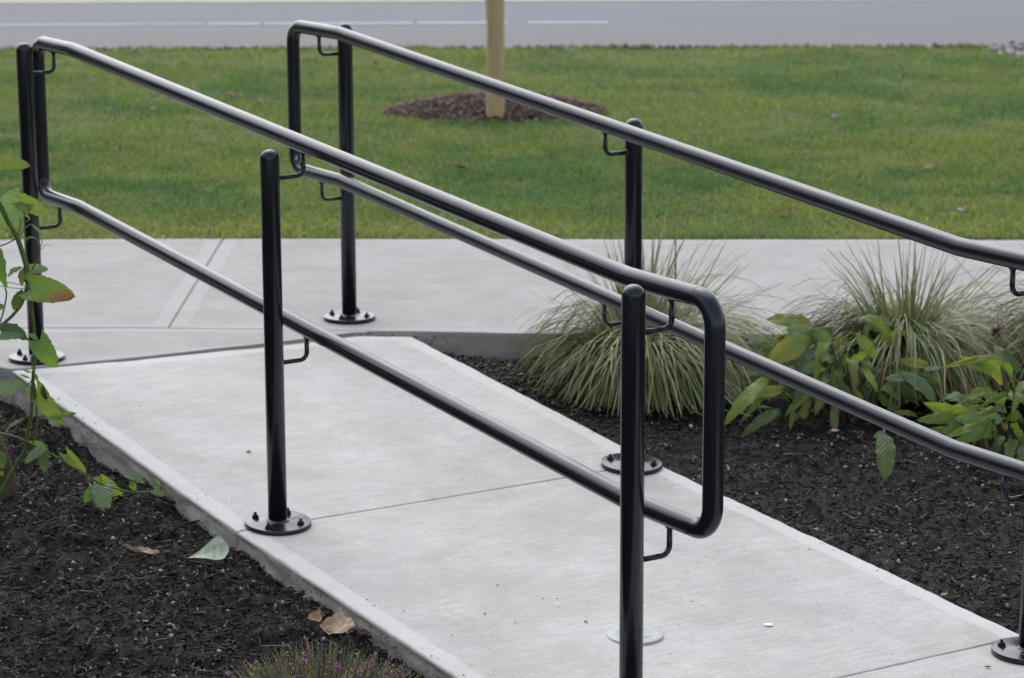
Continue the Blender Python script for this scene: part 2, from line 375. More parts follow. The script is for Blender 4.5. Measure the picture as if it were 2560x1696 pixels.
VINE_STEMS = [([[-1.349, 6.73, 0.71], [-1.32, 6.73, 0.649], [-1.304, 6.73, 0.611], [-1.289, 6.73, 0.583], [-1.278, 6.73, 0.559], [-1.266, 6.73, 0.517], [-1.263, 6.73, 0.505], [-1.259, 6.73, 0.484], [-1.259, 6.73, 0.446]], 0.0062, 0.0072), ([[-1.259, 6.73, 0.446], [-1.252, 6.73, 0.417], [-1.249, 6.73, 0.365], [-1.246, 6.73, 0.315], [-1.247, 6.73, 0.271], [-1.25, 6.73, 0.233], [-1.253, 6.73, 0.198], [-1.258, 6.73, 0.147], [-1.263, 6.73, 0.093], [-1.275, 6.73, 0.039], [-1.283, 6.73, -0.002], [-1.302, 6.73, -0.036], [-1.333, 6.73, -0.087], [-1.357, 6.73, -0.13]], 0.0042, 0.0055), ([[-1.258, 6.73, 0.452], [-1.262, 6.73, 0.427], [-1.274, 6.73, 0.392], [-1.293, 6.73, 0.366], [-1.316, 6.73, 0.344], [-1.341, 6.73, 0.325]], 0.0048, 0.0042), ([[-1.251, 6.73, 0.175], [-1.25, 6.73, 0.143], [-1.249, 6.73, 0.11], [-1.248, 6.73, 0.076], [-1.255, 6.73, 0.035], [-1.267, 6.73, 0.002]], 0.003, 0.003), ([[-1.366, 6.72, 0.048], [-1.345, 6.72, 0.044], [-1.297, 6.72, 0.031], [-1.23, 6.72, -0.003], [-1.173, 6.72, -0.038], [-1.115, 6.72, -0.076], [-1.068, 6.72, -0.099], [-1.009, 6.72, -0.116], [-0.946, 6.72, -0.117]], 0.0032, 0.002), ([[-1.317, 6.73, 0.432], [-1.314, 6.73, 0.412], [-1.324, 6.73, 0.368], [-1.334, 6.73, 0.34]], 0.0022, 0.0022), ([[-1.336, 6.73, 0.539], [-1.309, 6.73, 0.547], [-1.283, 6.73, 0.561]], 0.002, 0.002), ([[-1.259, 6.73, 0.545], [-1.256, 6.73, 0.558], [-1.241, 6.73, 0.563], [-1.228, 6.73, 0.554], [-1.222, 6.73, 0.537], [-1.225, 6.73, 0.515], [-1.236, 6.73, 0.494], [-1.245, 6.73, 0.479]], 0.0028, 0.002), ([[-1.222, 6.73, 0.537], [-1.215, 6.73, 0.552], [-1.218, 6.73, 0.563]], 0.001, 0.0008), ([[-1.218, 6.73, 0.531], [-1.209, 6.73, 0.542], [-1.201, 6.73, 0.545], [-1.195, 6.73, 0.541]], 0.0008, 0.0006), ([[-1.283, 6.73, 0.561], [-1.269, 6.73, 0.6], [-1.268, 6.73, 0.659]], 0.0015, 0.0015), ([[-1.278, 6.73, 0.559], [-1.259, 6.73, 0.587], [-1.242, 6.73, 0.599]], 0.0015, 0.0012), ([[-1.261, 6.73, 0.6], [-1.244, 6.73, 0.611]], 0.0012, 0.0012), ([[-1.258, 6.73, 0.147], [-1.248, 6.73, 0.159]], 0.002, 0.0015), ([[-1.253, 6.73, 0.198], [-1.261, 6.73, 0.18], [-1.272, 6.73, 0.171]], 0.0015, 0.0015), ([[-1.263, 6.73, 0.093], [-1.282, 6.73, 0.082]], 0.002, 0.0015), ([[-1.248, 6.73, 0.076], [-1.232, 6.73, 0.083], [-1.218, 6.73, 0.091]], 0.0018, 0.0012), ([[-1.175, 6.73, -0.041], [-1.169, 6.73, -0.026], [-1.173, 6.73, -0.016]], 0.001, 0.001), ([[-1.09, 6.73, -0.091], [-1.085, 6.73, -0.098], [-1.083, 6.73, -0.103]], 0.0015, 0.0012), ([[-1.005, 6.73, -0.119], [-1.003, 6.73, -0.102], [-1.009, 6.73, -0.089]], 0.001, 0.001), ([[-0.947, 6.73, -0.12], [-0.928, 6.73, -0.13], [-0.921, 6.73, -0.114], [-0.931, 6.73, -0.092], [-0.946, 6.73, -0.08]], 0.0012, 0.0008), ([[-1.011, 6.73, -0.12], [-0.963, 6.73, -0.13], [-0.938, 6.73, -0.15], [-0.931, 6.73, -0.163]], 0.001, 0.0007), ([[-1.357, 6.73, -0.13], [-1.372, 6.73, -0.183], [-1.376, 6.73, -0.239]], 0.0055, 0.0055)]
TWINE = [[-1.366, 6.71, 0.459], [-1.325, 6.71, 0.453], [-1.294, 6.71, 0.448], [-1.269, 6.71, 0.441], [-1.248, 6.71, 0.437], [-1.264, 6.71, 0.433], [-1.305, 6.71, 0.436], [-1.367, 6.71, 0.45]]
BROAD1 = [([0.869, 7.53, 0.122], [0.746, 7.48, 0.059], 0.0633, 'e', 'O', 0.15), ([0.882, 7.58, 0.126], [0.739, 7.53, 0.064], 0.0269, 'e', 'g', 0.4), ([0.804, 7.58, 0.132], [0.888, 7.6, 0.129], 0.0211, 'e', 'p', 0.3), ([0.878, 7.58, 0.135], [0.947, 7.58, 0.08], 0.0365, 'e', 'g', 0.4), ([0.9, 7.56, 0.072], [0.797, 7.53, 0.048], 0.046, 'e', 'd', 0.3), ([0.907, 7.58, 0.028], [0.831, 7.55, 0.011], 0.0422, 'e', 'p', 0.3), ([0.9, 7.58, 0.004], [0.818, 7.53, -0.039], 0.0384, 'e', 'd', 0.3), ([0.743, 7.48, 0.012], [0.612, 7.38, -0.097], 0.0576, 'l', 'y', 0.3), ([0.801, 7.48, -0.02], [0.689, 7.43, -0.027], 0.0326, 'e', 'O', 0.3), ([0.781, 7.46, -0.078], [0.663, 7.38, -0.132], 0.0441, 'l', 'g', 0.3), ([0.755, 7.48, -0.02], [0.658, 7.43, -0.114], 0.023, 'l', 'O', 0.4), ([0.821, 7.48, -0.071], [0.808, 7.45, -0.145], 0.0192, 'l', 'l', 0.4), ([0.837, 7.48, -0.095], [0.864, 7.48, -0.103], 0.023, 'e', 'o', 0.3), ([1.008, 7.58, 0.121], [1.071, 7.56, 0.052], 0.0365, 'e', 'Y', 0.35), ([1.021, 7.56, 0.044], [1.066, 7.56, 0.018], 0.0184, 'e', 'p', 0.4), ([1.056, 7.56, 0.012], [1.051, 7.55, -0.041], 0.0276, 'e', 'g', 0.3), ([0.989, 7.58, 0.004], [0.984, 7.58, 0.058], 0.0238, 'e', 'g', 0.3), ([0.977, 7.58, 0.024], [0.956, 7.58, 0.03], 0.0134, 'e', 'p', 0.3), ([1.08, 7.55, -0.045], [1.099, 7.54, -0.091], 0.0211, 'e', 'y', 0.3), ([1.132, 7.53, 0.051], [1.227, 7.53, 0.033], 0.0307, 'e', 'O', 0.3), ([1.13, 7.51, 0.027], [1.242, 7.46, -0.058], 0.0403, 'e', 'p', 0.35), ([1.158, 7.51, -0.0], [1.087, 7.46, 0.015], 0.0261, 'e', 'p', 0.3), ([1.03, 7.08, -0.052], [1.02, 6.96, -0.151], 0.071, 'l', 'g', 0.2), ([1.03, 7.08, -0.058], [0.999, 7.05, -0.057], 0.023, 'e', 'p', 0.3), ([0.769, 7.38, -0.178], [0.769, 7.36, -0.204], 0.0238, 'e', 'd', 0.3), ([1.114, 7.48, -0.092], [1.187, 7.48, -0.104], 0.0173, 'e', 'y', 0.4), ([0.948, 7.53, -0.0], [1.005, 7.48, -0.068], 0.0269, 'l', 'g', 0.3), ([0.925, 7.53, 0.016], [0.882, 7.48, -0.044], 0.0307, 'e', 'g', 0.3), ([1.003, 7.53, -0.032], [1.031, 7.53, -0.072], 0.0153, 'e', 'o', 0.4), ([0.856, 7.53, 0.0], [0.819, 7.46, -0.062], 0.0345, 'l', 'g', 0.3), ([0.878, 7.52, -0.029], [0.794, 7.44, -0.089], 0.0345, 'l', 'y', 0.3), ([0.969, 7.58, 0.04], [0.92, 7.55, 0.011], 0.023, 'e', 'd', 0.3), ([0.921, 7.61, 0.085], [0.933, 7.62, 0.123], 0.023, 'e', 'd', 0.3), ([0.948, 7.55, -0.037], [0.97, 7.5, -0.096], 0.023, 'l', 'd', 0.4), ([1.033, 7.55, -0.021], [1.042, 7.52, -0.078], 0.0192, 'l', 'd', 0.4), ([0.842, 7.55, 0.027], [0.783, 7.5, -0.009], 0.0307, 'e', 'g', 0.4), ([1.21, 7.58, 0.031], [1.195, 7.58, 0.019], 0.0084, 'e', 'o', 0.3), ([0.928, 7.54, -0.058], [0.893, 7.5, -0.096], 0.023, 'l', 'd', 0.4), ([0.799, 7.5, 0.007], [0.765, 7.46, -0.046], 0.0269, 'l', 'd', 0.3), ([1.246, 7.58, 0.003], [1.25, 7.58, -0.019], 0.0084, 'e', 'o', 0.3)]
BROAD2 = [([1.424, 7.28, 0.025], [1.198, 7.18, 0.106], 0.0295, 'A', 'O', 0.3), ([1.343, 7.25, 0.103], [1.261, 7.23, 0.127], 0.0147, 'e', 'p', 0.3), ([1.205, 7.2, 0.104], [1.152, 7.18, 0.104], 0.0147, 'e', 'p', 0.3), ([1.426, 7.28, -0.032], [1.309, 7.23, -0.024], 0.0221, 'A', 'g', 0.4), ([1.403, 7.28, -0.063], [1.252, 7.2, -0.047], 0.0406, 'e', 'p', 0.3), ([1.263, 7.23, -0.046], [1.221, 7.18, -0.091], 0.0406, 'l', 'g', 0.3), ([1.247, 7.25, -0.04], [1.297, 7.28, -0.036], 0.0221, 'e', 'y', 0.4), ([1.426, 7.28, 0.01], [1.459, 7.25, -0.014], 0.0258, 'e', 'p', 0.3), ([1.296, 7.23, -0.081], [1.302, 7.22, -0.113], 0.0184, 'e', 'o', 0.3), ([1.402, 7.25, -0.09], [1.386, 7.25, -0.067], 0.0166, 'e', 'O', 0.3), ([1.426, 7.26, -0.085], [1.446, 7.2, -0.124], 0.0295, 'l', 'g', 0.3), ([1.391, 7.25, -0.106], [1.361, 7.2, -0.135], 0.0258, 'l', 'O', 0.3), ([1.41, 7.26, -0.062], [1.434, 7.23, -0.043], 0.0184, 'e', 'y', 0.3), ([1.4, 7.25, -0.125], [1.407, 7.2, -0.166], 0.0258, 'l', 'y', 0.3), ([1.349, 7.25, -0.067], [1.308, 7.2, -0.097], 0.0258, 'l', 'g', 0.3), ([1.438, 7.25, -0.144], [1.455, 7.2, -0.17], 0.0295, 'l', 'g', 0.3), ([1.367, 7.25, -0.059], [1.329, 7.22, -0.083], 0.0221, 'e', 'd', 0.4), ([1.421, 7.28, -0.036], [1.442, 7.23, -0.062], 0.0221, 'l', 'g', 0.4), ([1.464, 7.28, 0.002], [1.482, 7.23, -0.043], 0.0332, 'l', 'g', 0.3), ([1.474, 7.28, -0.075], [1.496, 7.23, -0.116], 0.0332, 'l', 'y', 0.3), ([1.454, 7.28, 0.056], [1.5, 7.28, 0.025], 0.0295, 'e', 'g', 0.3)]
STEM1 = [[[1.014, 7.58, -0.192], [0.979, 7.58, -0.068], [0.922, 7.58, 0.044], [0.874, 7.58, 0.116]], [[1.017, 7.58, -0.192], [1.01, 7.58, -0.068], [0.989, 7.58, 0.004]], [[1.025, 7.58, -0.192], [1.068, 7.58, -0.048], [1.043, 7.58, 0.04], [1.008, 7.58, 0.121]], [[1.021, 7.58, -0.192], [1.05, 7.58, -0.092], [1.079, 7.58, -0.012], [1.105, 7.58, 0.02], [1.14, 7.58, 0.039]], [[1.006, 7.58, -0.192], [0.941, 7.58, -0.092], [0.9, 7.58, -0.012], [0.895, 7.58, 0.068]], [[1.033, 7.58, -0.188], [1.074, 7.58, -0.108], [1.076, 7.58, -0.052]], [[1.002, 7.58, -0.192], [0.948, 7.58, -0.076], [0.885, 7.58, -0.043], [0.799, 7.46, -0.015]], [[1.029, 7.58, -0.192], [1.039, 7.58, -0.108], [1.025, 7.58, -0.028]], [[0.994, 7.58, -0.192], [0.922, 7.58, -0.108], [0.863, 7.58, -0.067], [0.741, 7.46, 0.017]], [[1.041, 7.58, -0.192], [1.067, 7.58, -0.148], [1.051, 7.28, -0.085], [1.03, 7.08, -0.054]], [[0.998, 7.58, -0.192], [0.926, 7.58, -0.14], [0.842, 7.58, -0.196], [0.769, 7.26, -0.145]], [[1.037, 7.58, -0.188], [1.106, 7.58, -0.012], [1.141, 7.58, 0.012]], [[1.015, 7.58, -0.192], [1.002, 7.58, -0.044], [0.961, 7.58, 0.036]], [[1.019, 7.58, -0.192], [1.032, 7.58, -0.012], [1.047, 7.58, 0.04]], [[1.012, 7.58, -0.192], [0.97, 7.58, -0.012], [0.937, 7.58, 0.092]]]
STEM2 = [[[1.435, 7.28, -0.226], [1.429, 7.28, -0.113], [1.42, 7.28, 0.041]], [[1.439, 7.28, -0.226], [1.442, 7.28, -0.113], [1.428, 7.28, -0.032]], [[1.431, 7.28, -0.226], [1.409, 7.28, -0.133], [1.403, 7.28, -0.063]], [[1.428, 7.28, -0.226], [1.394, 7.28, -0.133], [1.355, 7.28, -0.075], [1.272, 7.28, -0.059]], [[1.443, 7.28, -0.226], [1.467, 7.28, -0.075], [1.454, 7.28, 0.056]], [[1.431, 7.28, -0.226], [1.417, 7.28, -0.152], [1.397, 7.28, -0.113]]]
SEED = ([1.446, 7.68, 0.102], [1.484, 7.68, 0.036], [1.491, 7.64, -0.06])
LAWN_LEAVES = [[-1.951, 15.885, 0.02], [-1.879, 13.696, 0.02], [-2.37, 14.957, 0.02], [-2.414, 12.551, 0.02], [-1.515, 14.275, 0.02], [-1.334, 13.953, 0.02], [-1.223, 16.203, 0.02], [-0.824, 15.853, 0.02], [1.641, 13.27, 0.02], [1.753, 15.778, 0.02], [1.054, 14.389, 0.02], [-0.228, 11.593, 0.02], [1.857, 11.549, 0.02], [-1.954, 16.579, 0.02], [0.299, 16.804, 0.02], [2.341, 16.213, 0.02]]
STONE = ( [1.77, 10.35, 0.03], [-0.808, 10.239, 0.02] )
# ------------------------------------------------------------------ site geometry
A0 = np.array([-1.440, 7.807]); U2 = np.array([.52469, -.85129]); V2 = np.array([.85129, .52469]); W = 1.0833
KT = [-9, .06, 1.611, 3.1, 20]; KZ = [0, 0, -.127, -.205, -.205]
def rz(t): return np.interp(t, KT, KZ)
def xy(t, s): return A0[0] + U2[0] * t + V2[0] * s, A0[1] + U2[1] * t + V2[1] * s
def ts(x, y):
    dx = np.asarray(x) - A0[0]; dy = np.asarray(y) - A0[1]
    return dx * U2[0] + dy * U2[1], dx * V2[0] + dy * V2[1]
SW_X = [-30, -4, -1.5, -1.2, -.8, -.45, -.32, 0, .5, 1.6, 4, 30]
SW_Y = [8.3, 8.29, 8.275, 8.27, 8.24, 8.208, 8.205, 8.17, 8.15, 8.10, 8.05, 7.9]
def swy(x): return np.interp(x, SW_X, SW_Y)
S_L, S_R = -.115, 1.163
def drop_left(t): return np.interp(t, [-1, -.02, .25, .5, .74, 1.13, 1.46, 1.63, 1.83, 2.34, 3, 9], [.12, .115, .10, .065, .09, .05, .058, .044, .052, .055, .05, .05])
def soil_left(x, y, rough=True):
    t, s = ts(x, y); d = np.maximum(0, S_L - s)
    z = rz(t) - drop_left(t) - .07 * np.minimum(d, 1.5)
    z = z + .012 * gnoise(x, y, 6, 1) + .011 * gnoise(x, y, 15, 2) + .006 * gnoise(x, y, 28, 5)
    if rough: z = z + .0055 * gnoise(x, y, 45, 3) + .0035 * gnoise(x, y, 95, 4)
    return z
def soil_right(x, y, rough=True):
    t, s = ts(x, y)
    z = np.minimum(rz(t) - .022, -.078) + .012 * gnoise(x, y, 4, 5) + (.011 * gnoise(x, y, 14, 6) + .006 * gnoise(x, y, 28, 9)) * np.clip((s - S_R) * 6, .2, 1)
    if rough: z = z + .005 * gnoise(x, y, 45, 7) + .0035 * gnoise(x, y, 95, 8)
    return z

def refine(L, step, e=(0, .0012, .003, .006, .010)):
    n = max(2, int((L - 2 * e[-1]) / step))
    return np.array(list(e) + list(np.linspace(e[-1], L - e[-1], n + 1))[1:-1] + [L - q for q in e[::-1]])

def slab(name, parent, fn, La, Lb, step, bands=(1, 1, 1, 1), mat='concrete', depth=.30, uvo=(0, 0), r=.007, lump=0.0, rr=(1, 1, 1, 1), chip=0.0):
    """top grid fn(a/La, b/Lb) -> x, y, z with rounded rim and a skirt; bands/rr per edge: a0, a1, b0, b1"""
    a = refine(La, step); b = refine(Lb, step); na, nb = len(a), len(b)
    AA, BB = np.meshgrid(a, b, indexing='ij')
    X, Y, Z = fn(AA / La, BB / Lb)
    dist = [AA, La - AA, BB, Lb - BB]
    dr = np.full(AA.shape, 9.0); db = np.full(AA.shape, 9.0)
    for k in range(4):
        rad = np.full(AA.shape, r * rr[k])
        if chip: rad = rad * (1 + chip * np.clip(gnoise(X, Y, 22, k), -.3, 1) + .6 * chip * np.clip(gnoise(X, Y, 70, k), 0, 1))
        dd = dist[k] / rad * r
        dr = np.minimum(dr, dd)
        if bands[k]: db = np.minimum(db, dist[k])
    q = np.clip(1 - dr / r, 0, 1)
    Z = Z - r * (1 - np.sqrt(np.maximum(0, 1 - q * q))) + .0012 * gnoise(X, Y, 2.2, 3) + .0006 * gnoise(X, Y, 9, 4)
    V = np.stack([X, Y, Z], -1).reshape(-1, 3); idx = np.arange(na * nb).reshape(na, nb)
    F = np.stack([idx[:-1, :-1], idx[1:, :-1], idx[1:, 1:], idx[:-1, 1:]], -1).reshape(-1, 4)
    ring = np.concatenate([idx[:-1, 0], idx[-1, :-1], idx[:0:-1, -1], idx[0, :0:-1]])
    P = V[ring]; nrm = np.roll(P, -1, 0)[:, :2] - np.roll(P, 1, 0)[:, :2]
    nrm = np.stack([nrm[:, 1], -nrm[:, 0]], -1); nrm /= np.maximum(np.linalg.norm(nrm, axis=1, keepdims=True), 1e-6)
    per = np.concatenate([[0], np.cumsum(np.linalg.norm(np.diff(P, axis=0), axis=1))])
    uv = np.stack([AA + uvo[0], BB + uvo[1]], -1).reshape(-1, 2)
    Vs = [V]; UV = [uv]; Fs = [F]; mi = [np.zeros(len(F))]; prev = ring; band = [np.minimum(db, 1).ravel()]
    area = np.sum(P[:, 0] * np.roll(P[:, 1], -1) - P[:, 1] * np.roll(P[:, 0], -1))
    sg = 1 if area > 0 else -1
    if sg < 0: Fs[0] = F[:, ::-1]
    base = len(V)
    for dz in (.008, .02, .035, .052, .075, depth):
        off = lump * (gnoise(per, per * 0 + dz * 30, 14, 1) + .6 * gnoise(per, per * 0 + dz * 50, 40, 2)) if dz < depth else 0 * per
        Q = P.copy(); Q[:, 2] -= dz; Q[:, :2] += sg * nrm * off[:, None]
        Vs.append(Q); UV.append(np.stack([per, np.full(len(per), dz)], -1)); cur = np.arange(base, base + len(Q)); base += len(Q)
        f = np.stack([prev, np.roll(prev, -1), np.roll(cur, -1), cur], -1)
        if sg > 0: f = f[:, ::-1]
        Fs.append(f[:, ::-1] if False else f); mi.append(np.ones(len(f))); prev = cur; band.append(np.ones(len(Q)))
    me = mesh_from(name, np.concatenate(Vs), np.concatenate(Fs), (M[mat], M['face']), uv=np.concatenate(UV), attrs={'band': np.concatenate(band)}, midx=np.concatenate(mi))
    return link(name, me, parent)

def sheet(name, x0, x1, y0, y1, z, mat, kind='structure', nx=2, ny=2):
    xs = np.linspace(x0, x1, nx); ys = np.linspace(y0, y1, ny); X, Y = np.meshgrid(xs, ys, indexing='ij')
    V = np.stack([X, Y, np.full(X.shape, z)], -1).reshape(-1, 3); idx = np.arange(nx * ny).reshape(nx, ny)
    F = np.stack([idx[:-1, :-1], idx[1:, :-1], idx[1:, 1:], idx[:-1, 1:]], -1).reshape(-1, 4)
    return tag(link(name, mesh_from(name, V, F, (mat,))), kind=kind)

sheet('ground', -400, 400, -300, 700, -.52, M['lawnbase'])
sheet('lawn', -60, 60, 9.88, 17.02, -.012, M['lawnbase'])
road = sheet('road', -200, 200, 16.90, 25.0, -.03, M['asphalt'])
sheet('verge', -200, 200, 24.9, 600, -.005, M['lawnbase'])
# painted lines
ln = empty('edge_line', (0, 18.96, -.026)); tag(ln, kind='structure')
for x0, x1, w in ((-14, -2.62, .115), (-2.6, -2.2, .10), (-2.17, -1.80, .13), (-1.77, -1.55, .12), (-1.53, -.70, .125), (-.67, -.03, .13), (.12, .70, .125)):
    n = 14; xs = np.linspace(x0, x1, n); j = rng.uniform(-.008, .008, (2, n)); yb = np.interp(xs, [-4, -2.3, .7], [-.09, -.01, .0])
    V = [(xs[i], yb[i] - w / 2 + j[0, i], 0) for i in range(n)] + [(xs[i], yb[i] + w / 2 + j[1, i], 0) for i in range(n)]
    link('painted_dash', mesh_from('painted_dash', V, [(i, i + 1, n + i + 1, n + i) for i in range(n - 1)], (M['line'],)), ln)
yl = empty('centre_line', (0, 21.02, -.026)); tag(yl, kind='structure')
for y0 in (-.22, .10):
    V = [(-60, y0, 0), (60, y0, 0), (60, y0 + .22, 0), (-60, y0 + .22, 0)]
    link('yellow_stripe', mesh_from('yellow_stripe', V, [(0, 1, 2, 3)], (M['yellow'],)), yl)

# ---- ramp
ramp = empty('ramp', (0, 0, 0)); tag(ramp, kind='structure')
def t0(s): return np.interp(s, [S_L, 0, .3, .68, 1.0, S_R], [.085, .105, .14, .17, .17, .25])
def rampfn(ta, tb, s0=S_L, s1=S_R):
    def fn(a, b):
        s = s0 + (s1 - s0) * b
        lo = ta(s) if callable(ta) else ta
        t = lo + (tb - lo) * a; x, y = xy(t, s); return x, y, rz(t)
    return fn
J = .0021
for k, (ta, tb) in enumerate(((lambda s: t0(s) + J, 1.610 - J), (1.610 + J, 3.098 - J), (3.098 + J, 4.75), (4.756, 6.5))):
    La = tb - (.13 if callable(ta) else ta)
    slab('slab', ramp, rampfn(ta, tb), La, S_R - S_L, .022, (1 if k == 0 else 0, 0, 1, 1), uvo=(.13 if k == 0 else ta, S_L),
         lump=.006, rr=(.35 if k else 1, .35, 1.6, 1.2), chip=1.1)
# landing in front of the sidewalk
sw = empty('sidewalk', (0, 0, 0)); tag(sw, kind='structure')
def land_lo(x):
    xs = []; ys = []
    for s in np.linspace(S_L, 1.0, 14):
        px, py = xy(t0(s) - J, s); xs.append(px); ys.append(py)
    xs = [-5, -3.2, -2.5, -2.0, -1.75, -1.6, -1.53] + xs; ys = [8.12, 8.1, 8.05, 7.97, 7.87, 7.77, 7.705] + ys
    return np.interp(x, xs, ys)
def landfn(x0, x1):
    def fn(a, b):
        x = x0 + (x1 - x0) * a; lo = land_lo(x); hi = swy(x) - J; y = lo + (hi - lo) * b; return x, y, 0 * x
    return fn
slab('slab', sw, landfn(-4.5, -.462), 4.04, .45, .025, (0, 0, 1, 1), uvo=(0, 4), lump=.003, rr=(.3, .3, .9, .9), chip=.4, mat='walk')
SWF = lambda x: np.interp(x, [-20, -1.1, 0, 1.9, 20], [9.93, 9.915, 9.885, 9.83, 9.5])
def swfn(x0, x1):
    def fn(a, b):
        lo = swy(x0 + (x1 - x0) * a); x = x0 + (x1 - x0) * a - .055 * 0 * b; y = lo + J + (SWF(x) - lo - J) * b; return x, y, 0 * x
    return fn
for k, (x0, x1) in enumerate(((-8.0, -4.90), (-4.896, -1.1012), (-1.0990, 1.6140), (1.6162, 4.30), (4.304, 7.0))):
    slab('slab', sw, swfn(x0, x1), x1 - x0, 1.68, .03, (1 if k != 3 else 0, 1 if k != 2 else 0, 1, 1), uvo=(x0 * .6, 9), lump=.003, rr=(.7, .7, 1, .8), chip=.3, mat='walk')
    
# joint filler a few millimetres down in the gaps
fm = mat_simple('joint_filler', (.16, .14, .11), (.24, .22, .18), 60, .9)
for xj in (-1.1001, 1.6151):
    V = [(xj - .01, float(swy(xj)) + .02, -.0045), (xj + .01, float(swy(xj)) + .02, -.0045), (xj + .01, float(SWF(xj)) - .02, -.0045), (xj - .01, float(SWF(xj)) - .02, -.0045)]
    link('joint_filler', mesh_from('joint_filler', V, [(0, 1, 2, 3)], (fm,)), sw)
xs = np.linspace(-4.4, -.5, 40); V = [(x, float(swy(x)) - .012, -.0055) for x in xs] + [(x, float(swy(x)) + .012, -.0055) for x in xs]
link('joint_filler', mesh_from('joint_filler', V, [(i, i + 1, 40 + i + 1, 40 + i) for i in range(39)], (fm,)), sw)
ss = np.linspace(S_L + .01, 1.0, 30); P0 = [xy(t0(q) - .012, q) for q in ss]; P1 = [xy(t0(q) + .012, q) for q in ss]
V = [(p[0], p[1], -.0085) for p in P0] + [(p[0], p[1], -.0085) for p in P1]
link('joint_filler', mesh_from('joint_filler', V, [(i, 30 + i, 30 + i + 1, i + 1) for i in range(29)], (fm,)), ramp)

# ---- soil of the two beds
def bed(name, t_, s_, zf, step):
    ta = np.arange(t_[0], t_[1], step); sa = np.arange(s_[0], s_[1], step); T, S = np.meshgrid(ta, sa, indexing='ij')
    X, Y = xy(T, S); Z = zf(X, Y)
    V = np.stack([X, Y, Z], -1).reshape(-1, 3); idx = np.arange(T.size).reshape(T.shape)
    F = np.stack([idx[:-1, :-1], idx[:-1, 1:], idx[1:, 1:], idx[1:, :-1]], -1).reshape(-1, 4)[:, ::-1]
    o = link(name, mesh_from(name, V, F, (M['soil'],))); tag(o, kind='structure'); return o
bed('planting_soil', (-1.6, 3.5), (-1.6, S_L + .012), soil_left, .014)
bed('planting_soil', (-1.6, 4.1), (S_R - .012, 3.4), soil_right, .014)
bed('planting_soil', (3.5, 7.5), (-3.6, S_L + .012), soil_left, .05)
bed('planting_soil', (4.1, 7.5), (S_R - .012, 5), soil_right, .05)
bed('planting_soil', (-1.6, 4.1), (3.4, 6), soil_right, .05)
bed('planting_soil', (-1.6, 3.5), (-5, -1.6), soil_left, .05)

# chips: six-vertex slivers, scattered in great number
def slivers(P, L, Wd, T, az, tilt, colr, name, mat, label, kindpts='chip', parent=None):
    n = len(P)
    base = np.array([[-.5, 0, 0], [-.12, .5, .1], [-.1, -.5, 0], [.15, .42, .3], [.2, -.45, .5], [.5, 0, .05], [0, 0, 1.0], [0, .05, -.3]])
    faces = np.array([[0, 2, 6], [0, 6, 1], [1, 6, 3], [3, 6, 5], [5, 6, 4], [4, 6, 2], [0, 1, 7], [1, 3, 7], [3, 5, 7], [5, 4, 7], [4, 2, 7], [2, 0, 7]])
    B = np.repeat(base[None], n, 0); B += rng.uniform(-.14, .14, B.shape)
    B[:, :, 0] *= L[:, None]; B[:, :, 1] *= Wd[:, None]; B[:, :, 2] *= T[:, None]
    ct, st_ = np.cos(tilt)[:, None], np.sin(tilt)[:, None]; x = B[:, :, 0] * ct + B[:, :, 2] * st_; z = -B[:, :, 0] * st_ + B[:, :, 2] * ct
    ca, sa = np.cos(az)[:, None], np.sin(az)[:, None]; y = B[:, :, 1]
    V = np.stack([x * ca - y * sa, x * sa + y * ca, z], -1) + P[:, None, :]
    F = faces[None] + (np.arange(n) * 8)[:, None, None]
    C = np.repeat(colr[:, None, :], 8, 1).reshape(-1, 3)
    me = mesh_from(name, V.reshape(-1, 3), F.reshape(-1, 3), (mat,), smooth=False, colour=C)
    return tag(link(name, me, parent), label, None, None, 'stuff')

def chip_cols(n, wet=1.0):
    k = rng.rand(n, 1); g = rng.rand(n, 1)
    c = np.where(k < .86, np.array([[.0070, .0062, .0068]]) * (.2 + 3.6 * g ** 2.6), np.where(k < .965, np.array([[.045, .037, .034]]) * (.5 + g), np.array([[.15, .118, .09]]) * (.4 + .9 * g)))
    return .82 * c * wet * (.75 + .5 * rng.rand(n, 1)) * (1 + np.array([[.18, 0, -.10]]) * rng.rand(n, 1))
def scatter(zf, n, t_, s_, lo=.0035, hi=.024, cols=chip_cols, thick=.26, wid=.50, off=.003, name='bark_mulch', label=None, mat='chips'):
    T = rng.uniform(*t_, n); S = rng.uniform(*s_, n); X, Y = xy(T, S)
    if S.min() > 0: keep = Y < swy(X) - .01
    else: keep = (Y < land_lo(X) - .01) | (T > .2)
    X, Y = X[keep], Y[keep]; n = len(X); Z = zf(X, Y) + off
    L = lo * (hi / lo) ** (rng.rand(n) ** 1.7)
    return slivers(np.stack([X, Y, Z], -1), L, L * rng.uniform(min(.14, wid * .3), wid, n), L * rng.uniform(.08, thick, n) + .001, rng.uniform(0, 6.28, n), rng.normal(0, .42, n), cols(n), name, M[mat], label)
def spill(n, side, label):
    T = rng.uniform(.3, 3.6, n); k = np.abs(rng.normal(0, .028, n)) + .006; S = (S_L + k) if side < 0 else (S_R - k)
    keep = gnoise(T, T * 0, 3.5, 6 + side) > -.1; T, S = T[keep], S[keep]; n = len(T); X, Y = xy(T, S); L = .002 + .006 * rng.rand(n) ** 3
    return slivers(np.stack([X, Y, rz(T) + .001], -1), L, L * .5, L * .25, rng.uniform(0, 6.28, n), rng.normal(0, .1, n), chip_cols(n) * 2.2, 'spilled_crumbs', M['chips'], label)
spill(130, -1, 'dark soil crumbs spilled on the left edge of the ramp')
spill(110, 1, 'dark soil crumbs spilled on the right edge of the ramp')
scatter(soil_left, 34000, (.15, 3.4), (-1.15, S_L), label='dark wet shredded bark mulch covering the bed left of the ramp')
